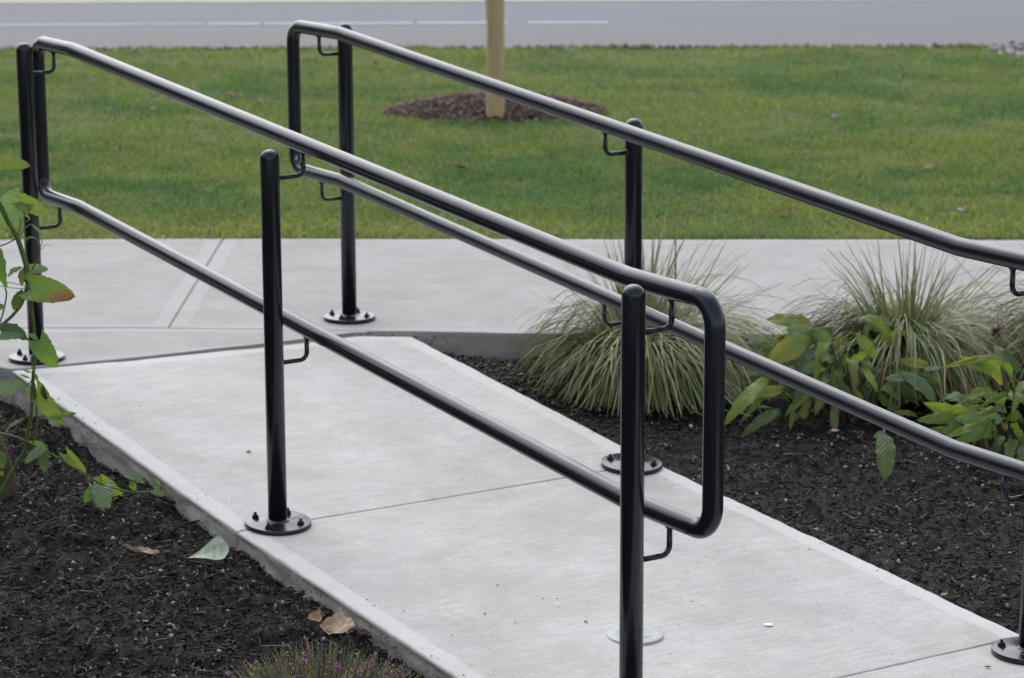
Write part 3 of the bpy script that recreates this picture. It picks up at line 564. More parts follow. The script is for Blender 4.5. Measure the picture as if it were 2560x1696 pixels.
scatter(soil_left, 1500, (-.5, .2), (-.9, -.12), label='dark mulch in the left corner of the bed below the landing')
scatter(soil_right, 40000, (.2, 3.7), (S_R, 2.9), label='dark wet shredded bark mulch covering the bed right of the ramp')
scatter(soil_right, 1300, (.25, 1.1), (S_R, 1.85), lo=.015, hi=.05, wid=.5, off=.006, cols=lambda n: chip_cols(n, 1.0) * 1.0 + np.array([[.05, .042, .036]]) * rng.rand(n, 1), name='coarse_bark', label='coarse dry bark chips in the corner between ramp and sidewalk')
def shred_cols(n):
    k = rng.rand(n, 1); g = rng.rand(n, 1)
    c = np.where(k < .62, np.array([[.016, .0125, .012]]) * (.3 + 2.2 * g), np.where(k < .90, np.array([[.060, .044, .036]]) * (.35 + g), np.array([[.19, .15, .115]]) * (.35 + .8 * g)))
    return c * .85
scatter(soil_left, 16000, (.15, 3.4), (-1.15, S_L), lo=.010, hi=.050, cols=shred_cols, thick=.09, wid=.20, off=.006, name='bark_shreds', label='long brown bark fibres lying over the left mulch bed')
scatter(soil_right, 20000, (.2, 3.7), (S_R, 2.9), lo=.010, hi=.050, cols=shred_cols, thick=.09, wid=.20, off=.006, name='bark_shreds', label='long brown bark fibres lying over the right mulch bed')
def peb_cols(n):
    k = rng.rand(n, 1); g = rng.rand(n, 1); return np.where(k < .65, np.array([[.27, .26, .26]]) * (.5 + .9 * g), np.array([[.28, .21, .13]]) * (.5 + .8 * g))
def pebbles(zf, n, t_, s_, label, lo=.004, hi=.018):
    return scatter(zf, n, t_, s_, lo, hi, peb_cols, .6, .95, .006, 'small_stones', label, 'pebble')
pebbles(soil_left, 1500, (.2, 3.3), (-1.1, S_L), 'small pale stones sprinkled over the left mulch bed')
pebbles(soil_right, 2300, (.2, 3.6), (S_R, 2.7), 'small pale stones sprinkled over the right mulch bed')

# thin twigs and straws on the mulch
def straws(zf, n, t_, s_, label):
    parts = []; cc = []
    for i in range(n):
        t = random.uniform(*t_); s = random.uniform(*s_); x, y = xy(t, s); a = random.uniform(0, 6.28); L = random.uniform(.02, .07); r = random.uniform(.0005, .0012)
        b = random.uniform(-.006, .006); z = float(zf(x, y, False)) + .008
        pts = [(x + math.cos(a) * L * k - math.sin(a) * b * (1 - (2 * k - 1) ** 2), y + math.sin(a) * L * k + math.cos(a) * b * (1 - (2 * k - 1) ** 2), z + random.uniform(0, .004)) for k in (0, .5, 1)]
        v, f = sweep(pts, r, 4); parts.append((v, f)); c = random.choice([(.16, .11, .06), (.24, .19, .12), (.09, .05, .035), (.06, .045, .04)]); cc += [c] * len(v)
    V, F = join(parts); return tag(link('twigs', mesh_from('twigs', V, F, (M['stem'],), colour=np.array(cc))), label, None, None, 'stuff')
straws(soil_left, 150, (.3, 3.2), (-1.0, S_L - .01), 'thin dry twigs and straws lying on the left mulch bed')
straws(soil_right, 200, (.3, 3.5), (S_R + .01, 2.4), 'thin dry twigs and straws lying on the right mulch bed')

# ---- lawn blades
def blades(X, Y, Z, L, wd, colr, name, mat, label, lean=.75, droop=.5):
    n = len(X); az = rng.uniform(0, 6.28, n); f = rng.uniform(0, 6.28, n); ln_ = np.abs(rng.normal(lean, .25, n))
    d = np.stack([np.cos(az), np.sin(az)], -1); sdir = np.stack([np.cos(f), np.sin(f)], -1) * (wd / 2)[:, None]
    P0 = np.stack([X, Y], -1); h1 = L * .55 * np.cos(ln_ * .6); o1 = L * .55 * np.sin(ln_ * .6); h2 = h1 + L * .45 * np.cos(ln_ * 1.6 + .2 * droop); o2 = o1 + L * .45 * np.sin(ln_ * 1.6 + .2 * droop)
    V = np.zeros((n, 5, 3)); V[:, 0, :2] = P0 - sdir; V[:, 1, :2] = P0 + sdir; V[:, 2, :2] = P0 + d * o1[:, None] - sdir * .8; V[:, 3, :2] = P0 + d * o1[:, None] + sdir * .8; V[:, 4, :2] = P0 + d * o2[:, None]
    V[:, 0:2, 2] = Z[:, None]; V[:, 2:4, 2] = (Z + h1)[:, None]; V[:, 4, 2] = Z + h2
    F = np.array([[0, 1, 3], [0, 3, 2], [2, 3, 4]])[None] + (np.arange(n) * 5)[:, None, None]
    C = np.repeat(colr[:, None, :], 5, 1); C[:, 0:2] *= .8; C[:, 4] *= 1.1
    me = mesh_from(name, V.reshape(-1, 3), F.reshape(-1, 3), (mat,), smooth=False, colour=C.reshape(-1, 3))
    return tag(link(name, me), label, None, None, 'stuff')
MC = (-.08, 13.78); MR = (.56, .50)
def lawn_cols(X, Y):
    n = len(X); g = rng.rand(n, 1)
    p = np.clip(.5 + .9 * gnoise(X, Y, 1.3, 9) + .8 * gnoise(X, Y, 4, 10) + .5 * gnoise(X, Y, 11, 3), 0, 1)[:, None]
    edge = np.clip(1 - np.abs(Y - 10.1) / .9, 0, 1)[:, None] * .5 + np.clip((Y - 15.0) / 1.6, 0, 1)[:, None] * .45
    p = np.clip(p * .75 + edge, 0, 1)
    deep = np.array([[.098, .196, .046]]); yel = np.array([[.245, .295, .062]]); c = deep * (1 - p) + yel * p
    c = c * (.68 + .8 * g); straw = rng.rand(n) < (.035 + .05 * p[:, 0]); c[straw] = np.array([.24, .20, .10]) * (.5 + .6 * rng.rand(straw.sum(), 1)); return c
def lawn(n, y0, y1, label, seed):
    Y = rng.uniform(y0, y1, n); hw = .205 * Y + .55; X = rng.uniform(-1, 1, n) * hw
    r = ((X - MC[0]) / MR[0]) ** 2 + ((Y - MC[1]) / MR[1]) ** 2 + .25 * gnoise(X, Y, 6, 2)
    ed = 16.95 + .08 * gnoise(X, X * 0, 2.5, 4) - .7 * np.clip((X - 2.95) / .5, 0, 1)
    k = (r > 1) & (Y < ed); X, Y = X[k], Y[k]; n = len(X)
    L = .036 * (.6 + .7 * rng.rand(n)) * (1 + .45 * gnoise(X, Y, 3, 12)); wd = .0032 + .0028 * rng.rand(n)
    return blades(X, Y, np.full(n, -.013), L, wd, lawn_cols(X, Y), 'grass', M['blade'], label)
lawn(150000, 9.90, 12.6, 'mown green lawn grass next to the sidewalk', 1)
lawn(150000, 12.6, 17.1, 'mown green lawn grass running back to the road edge', 2)

# tall tufts along the road edge
n = 2600; X = rng.uniform(-3.9, 3.1, n); k = gnoise(X, X * 0, 3.2, 5) > .15; X = X[k]; n = len(X); Y = 16.93 + rng.normal(0, .045, n)
blades(X, Y, np.full(n, -.02), .05 * (.6 + rng.rand(n)), .004 + .003 * rng.rand(n), lawn_cols(X, Y) * .8, 'rough_grass', M['blade'], 'longer ragged grass along the asphalt edge')
# broken dark asphalt edge and pale gravel
def edge_bits(n, y, sy, lo, hi, colf, name, label, xr=(-3.9, 4.0), clump=None):
    X = rng.uniform(*xr, n)
    if clump is not None: X = X[gnoise(X, X * 0, 2.6, clump) > .05]
    n = len(X); Y = y + rng.normal(0, sy, n); L = rng.uniform(lo, hi, n)
    return slivers(np.stack([X, Y, np.full(n, -.012)], -1), L, L * rng.uniform(.5, .95, n), L * rng.uniform(.3, .7, n), rng.uniform(0, 6.28, n), rng.normal(0, .2, n), colf(n), name, M['pebble'], label)
edge_bits(1400, 16.99, .03, .02, .05, lambda n: np.array([[.022, .021, .023]]) * (.5 + rng.rand(n, 1)), 'asphalt_crumbs', 'dark crumbled asphalt where the lawn meets the road')
edge_bits(420, 16.86, .06, .02, .06, lambda n: np.array([[.27, .26, .28]]) * (.4 + .7 * rng.rand(n, 1)), 'gravel', 'pale gravel scattered in the grass by the road', clump=8)
edge_bits(520, 16.5, .22, .02, .07, lambda n: np.array([[.22, .21, .22]]) * (.4 + .9 * rng.rand(n, 1)), 'gravel', 'grey gravel at the bare road corner on the far right', xr=(3.05, 4.3))
# mulch ring round the stake
nr, na = 14, 40; V = [(0, 0, .085)]; 
for i in range(1, nr + 1):
    for k in range(na):
        a = 2 * math.pi * k / na; q = i / nr * (1 + .10 * vnoise(math.cos(a) * 2, math.sin(a) * 2, 1)); r_ = (MR[0] + .03) * q, (MR[1] + .03) * q
        V.append((math.cos(a) * r_[0], math.sin(a) * r_[1], .085 * (1 - (i / nr) ** 2) - .012 + .012 * vnoise(math.cos(a) * q * 4, math.sin(a) * q * 4, 2)))
F = [(0, 1 + k, 1 + (k + 1) % na) for k in range(na)] + [(1 + (i - 1) * na + k, 1 + i * na + k, 1 + i * na + (k + 1) % na, 1 + (i - 1) * na + (k + 1) % na) for i in range(1, nr) for k in range(na)]
mr = link('mulch_mound', mesh_from('mulch_mound', V, F, (M['soil'],))); mr.location = (MC[0], MC[1], 0)
tag(mr, 'low oval mound of brown bark mulch around the wooden pole in the lawn', 'mulch mound')
n = 3800; a = rng.uniform(0, 6.28, n); q = np.sqrt(rng.rand(n)); X = np.cos(a) * q * (MR[0] + .03); Y = np.sin(a) * q * (MR[1] + .03); Z = .085 * (1 - q ** 2) - .004
L = .012 + .035 * rng.rand(n) ** 2
cc = np.array([[.12, .070, .055]]) * (.35 + 1.3 * rng.rand(n, 1)); kk = rng.rand(n) < .12; cc[kk] = np.array([.22, .16, .13]) * (.6 + .6 * rng.rand(kk.sum(), 1))
slivers(np.stack([X, Y, Z], -1), L, L * rng.uniform(.3, .6, n), L * .25, rng.uniform(0, 6.28, n), rng.normal(0, .4, n), cc, 'bark_chips', M['chips'], None, parent=mr)

# ---- wooden pole
pole = []
pts = [(0.004 * math.sin(z * 3), 0, z) for z in np.linspace(-.15, 2.4, 26)]
v, f = sweep(pts, [.0455 + .0012 * math.sin(z[2] * 9) + .001 * math.sin(z[2] * 23) for z in pts], 20)
po = link('wooden_pole', mesh_from('wooden_pole', v, f, (M['wood'],))); po.location = (-.082, 13.37, 0)
tag(po, 'round tan wooden pole standing upright in the mulch mound on the lawn', 'wooden pole')
# thin young tree just behind the pole, its stem barely showing beside it
v, f = sweep([(-.03, .10, -.05), (-.025, .09, .4), (-.045, .08, .9), (-.052, .08, 1.25), (-.050, .08, 1.6), (-.03, .08, 2.0), (-.03, .08, 2.5)], [.016, .014, .013, .013, .012, .011, .01], 10)
yt = link('young_tree_trunk', mesh_from('young_tree_trunk', v, f, (M['bark'],))); yt.location = (-.082, 13.37, 0)
tag(yt, 'thin dark young tree trunk half hidden behind the wooden pole', 'young tree')

# ------------------------------------------------------------------ handrails
PR, RR, OFF = .02405, .0210, .092
PLATE_R = .0845
def arc3(P, Q, R, rad, n=8):
    """points of a rounded corner at Q between P->Q and Q->R"""
    P, Q, R = Vector(P), Vector(Q), Vector(R); a = (P - Q).normalized(); b = (R - Q).normalized()
    ang = a.angle(b); d = rad / math.tan(ang / 2); c = Q + (a + b).normalized() * (rad / math.sin(ang / 2))
    s = Q + a * d; e = Q + b * d; out = []
    for i in range(n + 1):
        th = (math.pi - ang) * i / n
        out.append(c + ((s - c) * math.cos(th) + ((a * -1) * rad) * math.sin(th)))
    return out
plate_me = cap_me = None
def hexbolt():
    parts = [lathe([(.0052, 0), (.0048, .0165), (.0038, .0180), (0.0001, .0180)], 12)]
    h = lathe([(.0098, .0005), (.0105, .0015), (.0105, .0085), (.0092, .0098), (.005, .0098)], 6); parts.append(h)
    w = lathe([(.0125, 0), (.0125, .0016), (.005, .0018)], 16); parts.append(w)
    return mesh_from('bolt', *join(parts), (M['paint'],), smooth=False)
bolt_me = hexbolt()
for v_ in bolt_me.vertices: v_.co *= .82
pl_prof = [(.0001, 0), (PLATE_R - .001, 0), (PLATE_R, .001), (PLATE_R, .0115), (PLATE_R - .0012, .0128), (PLATE_R - .004, .0132), (.0325, .0132), (.029, .015), (.0255, .0185), (.0235, .0195)]
plate_me = mesh_from('base_plate', *lathe(pl_prof, 64), (M['paint'],))
def post_mesh(L):
    pr = [(PR, .012), (PR, L - PR * .95)]
    for i in range(1, 10):
        a = math.pi / 2 * i / 9; pr.append((max(.0002, PR * math.cos(a)), L - PR * .95 + PR * .95 * math.sin(a)))
    return mesh_from('post', *lathe(pr, 40), (M['paint'],))
def rail_path(off, tl, b1, b2, tr, zl, zr, origin, c=.055):
    """polyline corners in 3-D of a rail end loop"""
    P = lambda t, z: Vector((origin[0] + U2[0] * t + V2[0] * off, origin[1] + U2[1] * t + V2[1] * off, z))
    return P
def make_rail(name, origin, off, tl, tr, b1, b2, up_l, up_r, lo_l, lo_r, posts, label):
    root = empty(name, (origin[0], origin[1], 0)); tag(root, label, 'handrail', 'handrails on both sides of the ramp')
    P = lambda t, z: Vector((U2[0] * t + V2[0] * off, U2[1] * t + V2[1] * off, z))
    def run(zl, zr, sgn):
        # from the left corner to the right one; sgn +1 = upper
        a = arc3(P(tl, zl - sgn * .2), P(tl, zl), P(b1, zl), .055, 10)
        b = arc3(P(tl, zl), P(b1, zl), P(b2, zr), .10, 5)
        c = arc3(P(b1, zl), P(b2, zr), P(tr, zr), .10, 5)
        d = arc3(P(b2, zr), P(tr, zr), P(tr, zr - sgn * .2), .055, 10)
        return a, b, c, d
    ua, ub, uc, ud = run(up_l, up_r, 1); la, lb, lc, ld = run(lo_l, lo_r, -1)
    def seg(nm, pts):
        dense = [pts[0]]
        for p in pts[1:]:
            q = dense[-1]; n = max(1, int((p - q).length / .25))
            for i in range(1, n + 1): dense.append(q.lerp(p, i / n))
        v, f = sweep(dense, RR, 32, cap=False); return link(nm, mesh_from(nm, v, f, (M['paint'],)), root)
    seg('top_rail', [ua[-1]] + ub + uc + [ud[0]])
    seg('bottom_rail', [la[-1]] + lb + lc + [ld[0]])
    seg('end_loop', ua[::-1] + la)
    seg('end_loop', ud + ld[::-1])
    ztop = lambda t: float(np.interp(t, [b1, b2], [up_l, up_r])); zlow = lambda t: float(np.interp(t, [b1, b2], [lo_l, lo_r]))
    sg = 1 if off > 0 else -1
    for (t, zb, zt) in posts:
        lx, ly = U2[0] * t, U2[1] * t
        po = link('post', post_mesh(zt - zb), root, (lx, ly, zb))
        slope = float((rz(t + .05) - rz(t - .05)) / .1)
        q = Vector((0, 0, 1)).rotation_difference(Vector((-slope * U2[0], -slope * U2[1], 1)).normalized())
        pl = link('base_plate', plate_me, po); pl.rotation_mode = 'QUATERNION'; pl.rotation_quaternion = q
        a0 = random.uniform(-.08, .08) - .35
        for k in range(4):
            a = a0 + k * math.pi / 2; bo = link('bolt', bolt_me, po); bp = q @ Vector((.0625 * math.cos(a), .0625 * math.sin(a), .0130)); bo.location = bp
            bo.rotation_mode = 'QUATERNION'; bo.rotation_quaternion = q @ Matrix.Rotation(random.uniform(0, 1), 3, 'Z').to_quaternion()
        for zf in (ztop, zlow):
            z = zf(t); b = lambda s, zz: Vector((lx + V2[0] * s * sg, ly + V2[1] * s * sg, zz))
            zc = z - RR - .058
            pts = [b(PR - .004, zc)] + arc3(b(PR, zc), b(OFF, zc), b(OFF, z), .020, 8) + [b(OFF, z - RR + .004)]
            v, f = sweep(pts, .0060, 12); parts = [(v, f)]
            w1 = sweep([b(PR - .004, zc), b(PR + .003, zc)], [.0105, .0068], 12); w2 = sweep([b(OFF, z - RR + .002), b(OFF, z - RR - .004)], [.0105, .0066], 12)
            link('bracket', mesh_from('bracket', *join(parts + [w1, w2]), (M['paint'],)), root)
    return root
nearR = make_rail('handrail', A0, OFF, -.130, 3.346, .145, 3.045, .946, .735, .480, .267, [(0, 0, .960), (1.611, -.127, .833), (3.2, -.205, .755)],
          'nearer black pipe handrail with both rounded ends in view, in front of the ramp')
D0 = (A0[0] + V2[0] * W, A0[1] + V2[1] * W)
farR = make_rail('handrail', D0, -OFF, -.200, 3.40, .112, 3.025, .943, .707, .479, .245, [(-.019, 0, .960), (1.611, -.127, .833), (3.2, -.205, .755)],
          'farther black pipe handrail beside the grass tufts, running out of the picture on the right')
# pale grey patch and rust spot at the lower left corner of the far rail
def chip(parent, c, n_, u_, w, h, mat, name):
    c, n_, u_ = Vector(c), Vector(n_).normalized(), Vector(u_).normalized(); s_ = n_.cross(u_)
    V = [c + n_ * .001]; k = 11
    for i in range(k):
        a = 2 * math.pi * i / k; r_ = 1 + random.uniform(-.3, .25); V.append(c + u_ * math.cos(a) * h * r_ + s_ * math.sin(a) * w * r_ - n_ * (.004 * (math.sin(a) * r_) ** 2))
    return link(name, mesh_from(name, [tuple(p) for p in V], [(0, 1 + i, 1 + (i + 1) % k) for i in range(k)], (mat,)), parent)
cpx = Vector((U2[0] * -.190 + V2[0] * -OFF, U2[1] * -.190 + V2[1] * -OFF, .505)); cn = Vector((.1, -1, .25)).normalized()
chip(farR, cpx + cn * .0206 + Vector((-.002, 0, 0)), cn, (0, -.1, 1), .006, .017, M['bare'], 'pale_patch')
chip(farR, cpx + cn * .0208 + Vector((.003, 0, -.026)), cn, (0, -.2, 1), .006, .010, M['rust'], 'rust_spot')

# ------------------------------------------------------------------ small things on the concrete
dx, dy = xy(2.674, .369)
prof = [(.065, -.006), (.065, .0012), (.0635, .0022), (.045, .0022)]
for r_ in (.043, .036, .029, .022): prof += [(r_, .0022), (r_ - .0012, .0004), (r_ - .0028, .0004), (r_ - .004, .0022)]
prof += [(.012, .0022), (.001, .0022)]
dm = mesh_from('drain_cover', *lathe(prof, 48), (M['cap'],))
dr_ = link('drain_cover', dm); dr_.location = (dx, dy, float(rz(2.674)) + .001); dr_.rotation_euler = (0, 0, 0)
tag(dr_, 'round pale grey cover with concentric rings set flush in the ramp', 'drain cover')
x, y = xy(2.767, .678); v, f = lathe([(.011, 0), (.0115, .0008), (.0105, .0014), (.001, .0015)], 18)
gum = link('paint_spot', mesh_from('paint_spot', [(p[0] * (1 + .15 * math.sin(5 * p[1] * 90)), p[1] * .8, p[2]) for p in v], f, (M['sticker'],))); gum.location = (x, y, float(rz(2.767)) + .001)
tag(gum, 'small white blob stuck to the concrete right of the grey cover', 'paint spot')
BITS = [[2.557, 0.314], [2.403, 0.134], [2.484, 0.166], [2.595, 0.614], [2.562, 0.61], [3.052, 0.811], [1.069, 0.185], [0.571, 0.085], [2.451, 0.309], [2.252, 0.261], [2.381, 0.308], [2.396, 0.337], [2.824, 0.606], [3.226, 0.938], [2.237, -0.066], [2.297, -0.02], [2.482, 0.001]]
SIZES = [.016, .012, .008, .008, .008, .006, .022, .008, .008, .010, .009, .008, .005, .020, .009, .008, .007]
for i, ((t, s), sz) in enumerate(zip(BITS, SIZES)):
    x, y = xy(t, s); k = 9; V = [(0, 0, sz * .25)]
    for j in range(k):
        a = 2 * math.pi * j / k; r_ = sz / 2 * random.uniform(.6, 1.1); V.append((math.cos(a) * r_, math.sin(a) * r_ * .45, random.uniform(0, .12) * sz))
    me = mesh_from('leaf_crumb', V, [(0, 1 + j, 1 + (j + 1) % k) for j in range(k)], (M['dry'],), colour=np.array([(.075, .05, .035)] * (k + 1)))
    o = link('leaf_crumb', me); o.location = (x, y, float(rz(t)) + .002); o.rotation_euler = (0, 0, random.uniform(-.5, .5))
    if i == 0: tag(o, 'largest brown leaf crumb, on the ramp just left of the grey cover', 'leaf crumb')
    elif i == 6: tag(o, 'grey brown leaf crumb on the ramp left of the middle post', 'leaf crumb')
    elif i == 13: tag(o, 'dark smudge of leaf at the lower right beside the far rail base', 'leaf crumb')
    elif i == 7: tag(o, 'dark speck of leaf near the top left of the ramp', 'leaf crumb')
    else: tag(o, 'tiny dark leaf crumb lying on the ramp concrete in the foreground', 'leaf crumb', 'leaf crumbs on the ramp')
# ------------------------------------------------------------------ leaves and plants
LC = dict(y=((.25, .31, .035), (.20, .28, .04)), Y=((.24, .27, .05), (.17, .26, .04)), g=((.10, .175, .04), (.14, .21, .045)), G=((.12, .20, .05), (.17, .27, .04)),
          d=((.045, .09, .028), (.07, .125, .035)), p=((.17, .25, .15), (.21, .29, .17)), l=((.20, .26, .11), (.22, .28, .10)), r=((.20, .10, .04), (.12, .16, .04)),
          R=((.19, .26, .04), (.26, .10, .05)), b=((.035, .025, .016), (.05, .035, .025)), O=((.17, .24, .04), (.40, .32, .05)), o=((.42, .30, .04), (.38, .34, .06)))
def leaf_mesh(a, b, w, shape, ckey, fold, seed):
    rs = np.random.RandomState(seed)
    a = np.array(a); b = np.array(b); ax = b - a; L = np.linalg.norm(ax); ax /= L
    view = np.array([0, -.9, .45]) + rs.uniform(-.35, .35, 3)
    side = np.cross(ax, view); side /= max(np.linalg.norm(side), 1e-6); nrm = np.cross(side, ax)
    nu, nv = 14, 9
    u = np.linspace(0, 1, nu)[:, None] * np.ones((1, nv)); v = np.linspace(-1, 1, nv)[None, :] * np.ones((nu, 1))
    if shape == 'h': prof = np.power(np.clip(1 - u, 0, 1), .55) * np.power(u + .02, .18) * 1.48
    elif shape in ('l', 'A'): prof = np.power(u + .01, .55) * np.power(1 - u, .75) * 1.78
    else: prof = np.power(np.clip(np.sin(np.pi * np.clip(u * .97 + .015, 0, 1)), 0, 1), .72)
    prof = prof * (1 + .05 * np.sin(u * 40 + seed) * np.abs(v))
    lobe = (-.24 * L * np.power(np.abs(v), 1.6) * np.exp(-u * 5)) if shape == 'h' else 0
    half = w / 2 * prof * v
    bow = (.10 + .16 * rs.rand()) * (1 if shape != 'A' else 2.6)
    asym = rs.uniform(-.6, 1.4, 2)
    fo = np.where(v < 0, fold * .8 * asym[0], fold * .8 * asym[1])
    P = a + ax * (u * L + lobe)[..., None] + side * (half * np.cos(fo))[..., None] \
        + nrm * (np.abs(half) * np.sin(fo) + bow * L * np.sin(np.pi * u) * .5 - .02 * L + .028 * L * np.sin(u * 9 + v * 3 + seed) * np.abs(v) + .035 * L * np.sin(u * 23 + seed) * v * np.abs(v) - .10 * L * u ** 3)[..., None]
    if shape == 'A': P[..., 2] += .20 * L * np.sin(np.pi * u ** .8)
    c0, c1 = (np.array(c) for c in LC[ckey]); m = np.clip((u - .35) * 1.5 + .3 * rs.randn() * v + .35 * np.sin(u * 7 + v * 4 + seed), 0, 1)[..., None]
    if ckey == 'R': m = (np.clip((u - .45) * 3 + v * .5, 0, 1) * (v > -.7))[..., None]
    if ckey in 'OY': m = np.clip(np.sin(u * 5 + seed) * .5 + np.abs(v) * .9 - .25, 0, 1)[..., None]
    C = c0 * (1 - m) + c1 * m; C = C * (.72 + .30 * rs.rand())
    edge = ((np.abs(v) > .9) | (np.abs(v) > 1.15 - .3 * np.abs(np.sin(u * 13 + seed))))[..., None] * (1 if ckey in 'rORb' else .55) * rs.rand(nu, nv, 1)
    C = C * (1 - edge * .6) + edge * .6 * np.array([.12, .06, .025])
    idx = np.arange(nu * nv).reshape(nu, nv)
    F = np.stack([idx[:-1, :-1], idx[1:, :-1], idx[1:, 1:], idx[:-1, 1:]], -1).reshape(-1, 4)
    return P.reshape(-1, 3), F, C.reshape(-1, 3), np.stack([u, v], -1).reshape(-1, 2)
def smoothpath(p, n=5):
    p = [Vector(q) for q in p]; out = []
    if len(p) < 3: return p
    for i in range(len(p) - 1):
        p0 = p[max(i - 1, 0)]; p1 = p[i]; p2 = p[i + 1]; p3 = p[min(i + 2, len(p) - 1)]
        for k in range(n):
            t = k / n; out.append(.5 * ((2 * p1) + (p2 - p0) * t + (2 * p0 - 5 * p1 + 4 * p2 - p3) * t * t + (3 * p1 - p0 - 3 * p2 + p3) * t ** 3))
    out.append(p[-1]); return out
def plant(name, origin, leaves, stems, label, cat, stemcol, seed0, group=None, leafname='leaf', wide=1.0):
    root = empty(name, origin); tag(root, label, cat, group); O = np.array(origin)
    for i, (a, b, w, sh, ck, fo) in enumerate(leaves):
        P, F, C, uv = leaf_mesh(a, b, w * wide, sh, ck, fo, seed0 + i)
        c = np.array(a) - 0
        me = mesh_from(leafname, P - c, F, (M['leaf'],), colour=C, uv=uv); o = link(leafname, me, root, tuple(c - O))
    for pts, r0, r1 in stems:
        sp = smoothpath(pts); n = len(sp); rr_ = [r0 + (r1 - r0) * i / (n - 1) for i in range(n)]
        v, f = sweep(sp, rr_, 10 if r0 > .002 else 6); v = np.array(v) - O
        cc = np.array(stemcol) * (.7 + .5 * rng.rand(len(v), 1))
        link('stem', mesh_from('stem', v, f, (M['stem'],), colour=cc), root)
    return root
vine = plant('climbing_shrub', (-1.33, 6.75, -.16), VINE_LEAVES, VINE_STEMS, 'young green shrub with heart shaped leaves and arching stems at the left edge', 'shrub', (.075, .115, .022), 100)
# its woody base, just inside the left edge
v, f = sweep([(-.045, .10, -.12), (-.030, .10, .0), (-.028, .10, .06), (-.042, .08, .13), (-.06, .06, .22)], [.034, .026, .023, .019, .017], 14)
link('woody_stem', mesh_from('woody_stem', v, f, (M['bark'],)), vine)
v, f = sweep(smoothpath(TWINE, 3), .0011, 6)
tw = link('garden_twine', mesh_from('garden_twine', v, f, (M['twine'],))); tag(tw, 'thin green garden twine tied round the shrub stem at the left edge', 'twine')

BR1 = plant('leafy_perennial', (1.0, 7.62, -.18), BROAD1, [(p, .0032, .0018) for p in STEM1], 'broad leaved green and yellowing perennial clump between the two grass tufts behind the lower rail', 'garden plant', (.10, .085, .03), 300, 'broad leaved perennials in the right bed', wide=1.05)
BR2 = plant('leafy_perennial', (1.43, 7.28, -.20), BROAD2, [(p, .0032, .0018) for p in STEM2], 'broad leaved perennial with a long arched leaf at the right edge of the picture', 'garden plant', (.05, .04, .022), 500, 'broad leaved perennials in the right bed', wide=1.1)

rs_ = np.random.RandomState(77)
for k in range(26):
    a = rs_.uniform(0, 6.28); b0 = Vector((rs_.uniform(-.075, .075), rs_.uniform(-.05, .05), .02)); tp = b0 + Vector((math.cos(a) * .06, math.sin(a) * .04, rs_.uniform(.14, .26)))
    v, f = sweep([tuple(b0), tuple(b0.lerp(tp, .5) + Vector((.006, 0, 0))), tuple(tp)], [.0026, .0022, .0015], 6)
    link('stem', mesh_from('stem', v, f, (M['stem'],), colour=np.array([(.10, .045, .022)] * len(v)) * (.5 + rs_.rand())), BR1)
# extra small leaves filling the two perennials' hearts
def filler(root, c, n, rx, ry, h, seed):
    rs = np.random.RandomState(seed)
    for i in range(n):
        a = rs.uniform(0, 6.28); q = math.sqrt(rs.rand()); b = np.array([c[0] + math.cos(a) * q * rx, c[1] + math.sin(a) * q * ry, c[2] + h * (.25 + .75 * rs.rand()) * (1 - .5 * q)])
        L = rs.uniform(.08, .17); d = np.array([math.cos(a) * .8, math.sin(a) * .8, rs.uniform(-.7, .5)]); d /= np.linalg.norm(d)
        P, F, C, uv = leaf_mesh(b, b + d * L, L * rs.uniform(.24, .40), rs.choice(['l', 'A']), rs.choice(list('ggddlyyOOYYyog')), rs.uniform(.1, .5), seed * 50 + i)
        o = link('leaf', mesh_from('leaf', P - b, F, (M['leaf'],), colour=C, uv=uv), root, tuple(b - np.array(root.location)))
filler(BR1, (.98, 7.66, -.16), 84, .24, .12, .38, 41)
filler(BR2, (1.46, 7.30, -.18), 48, .17, .14, .28, 42)

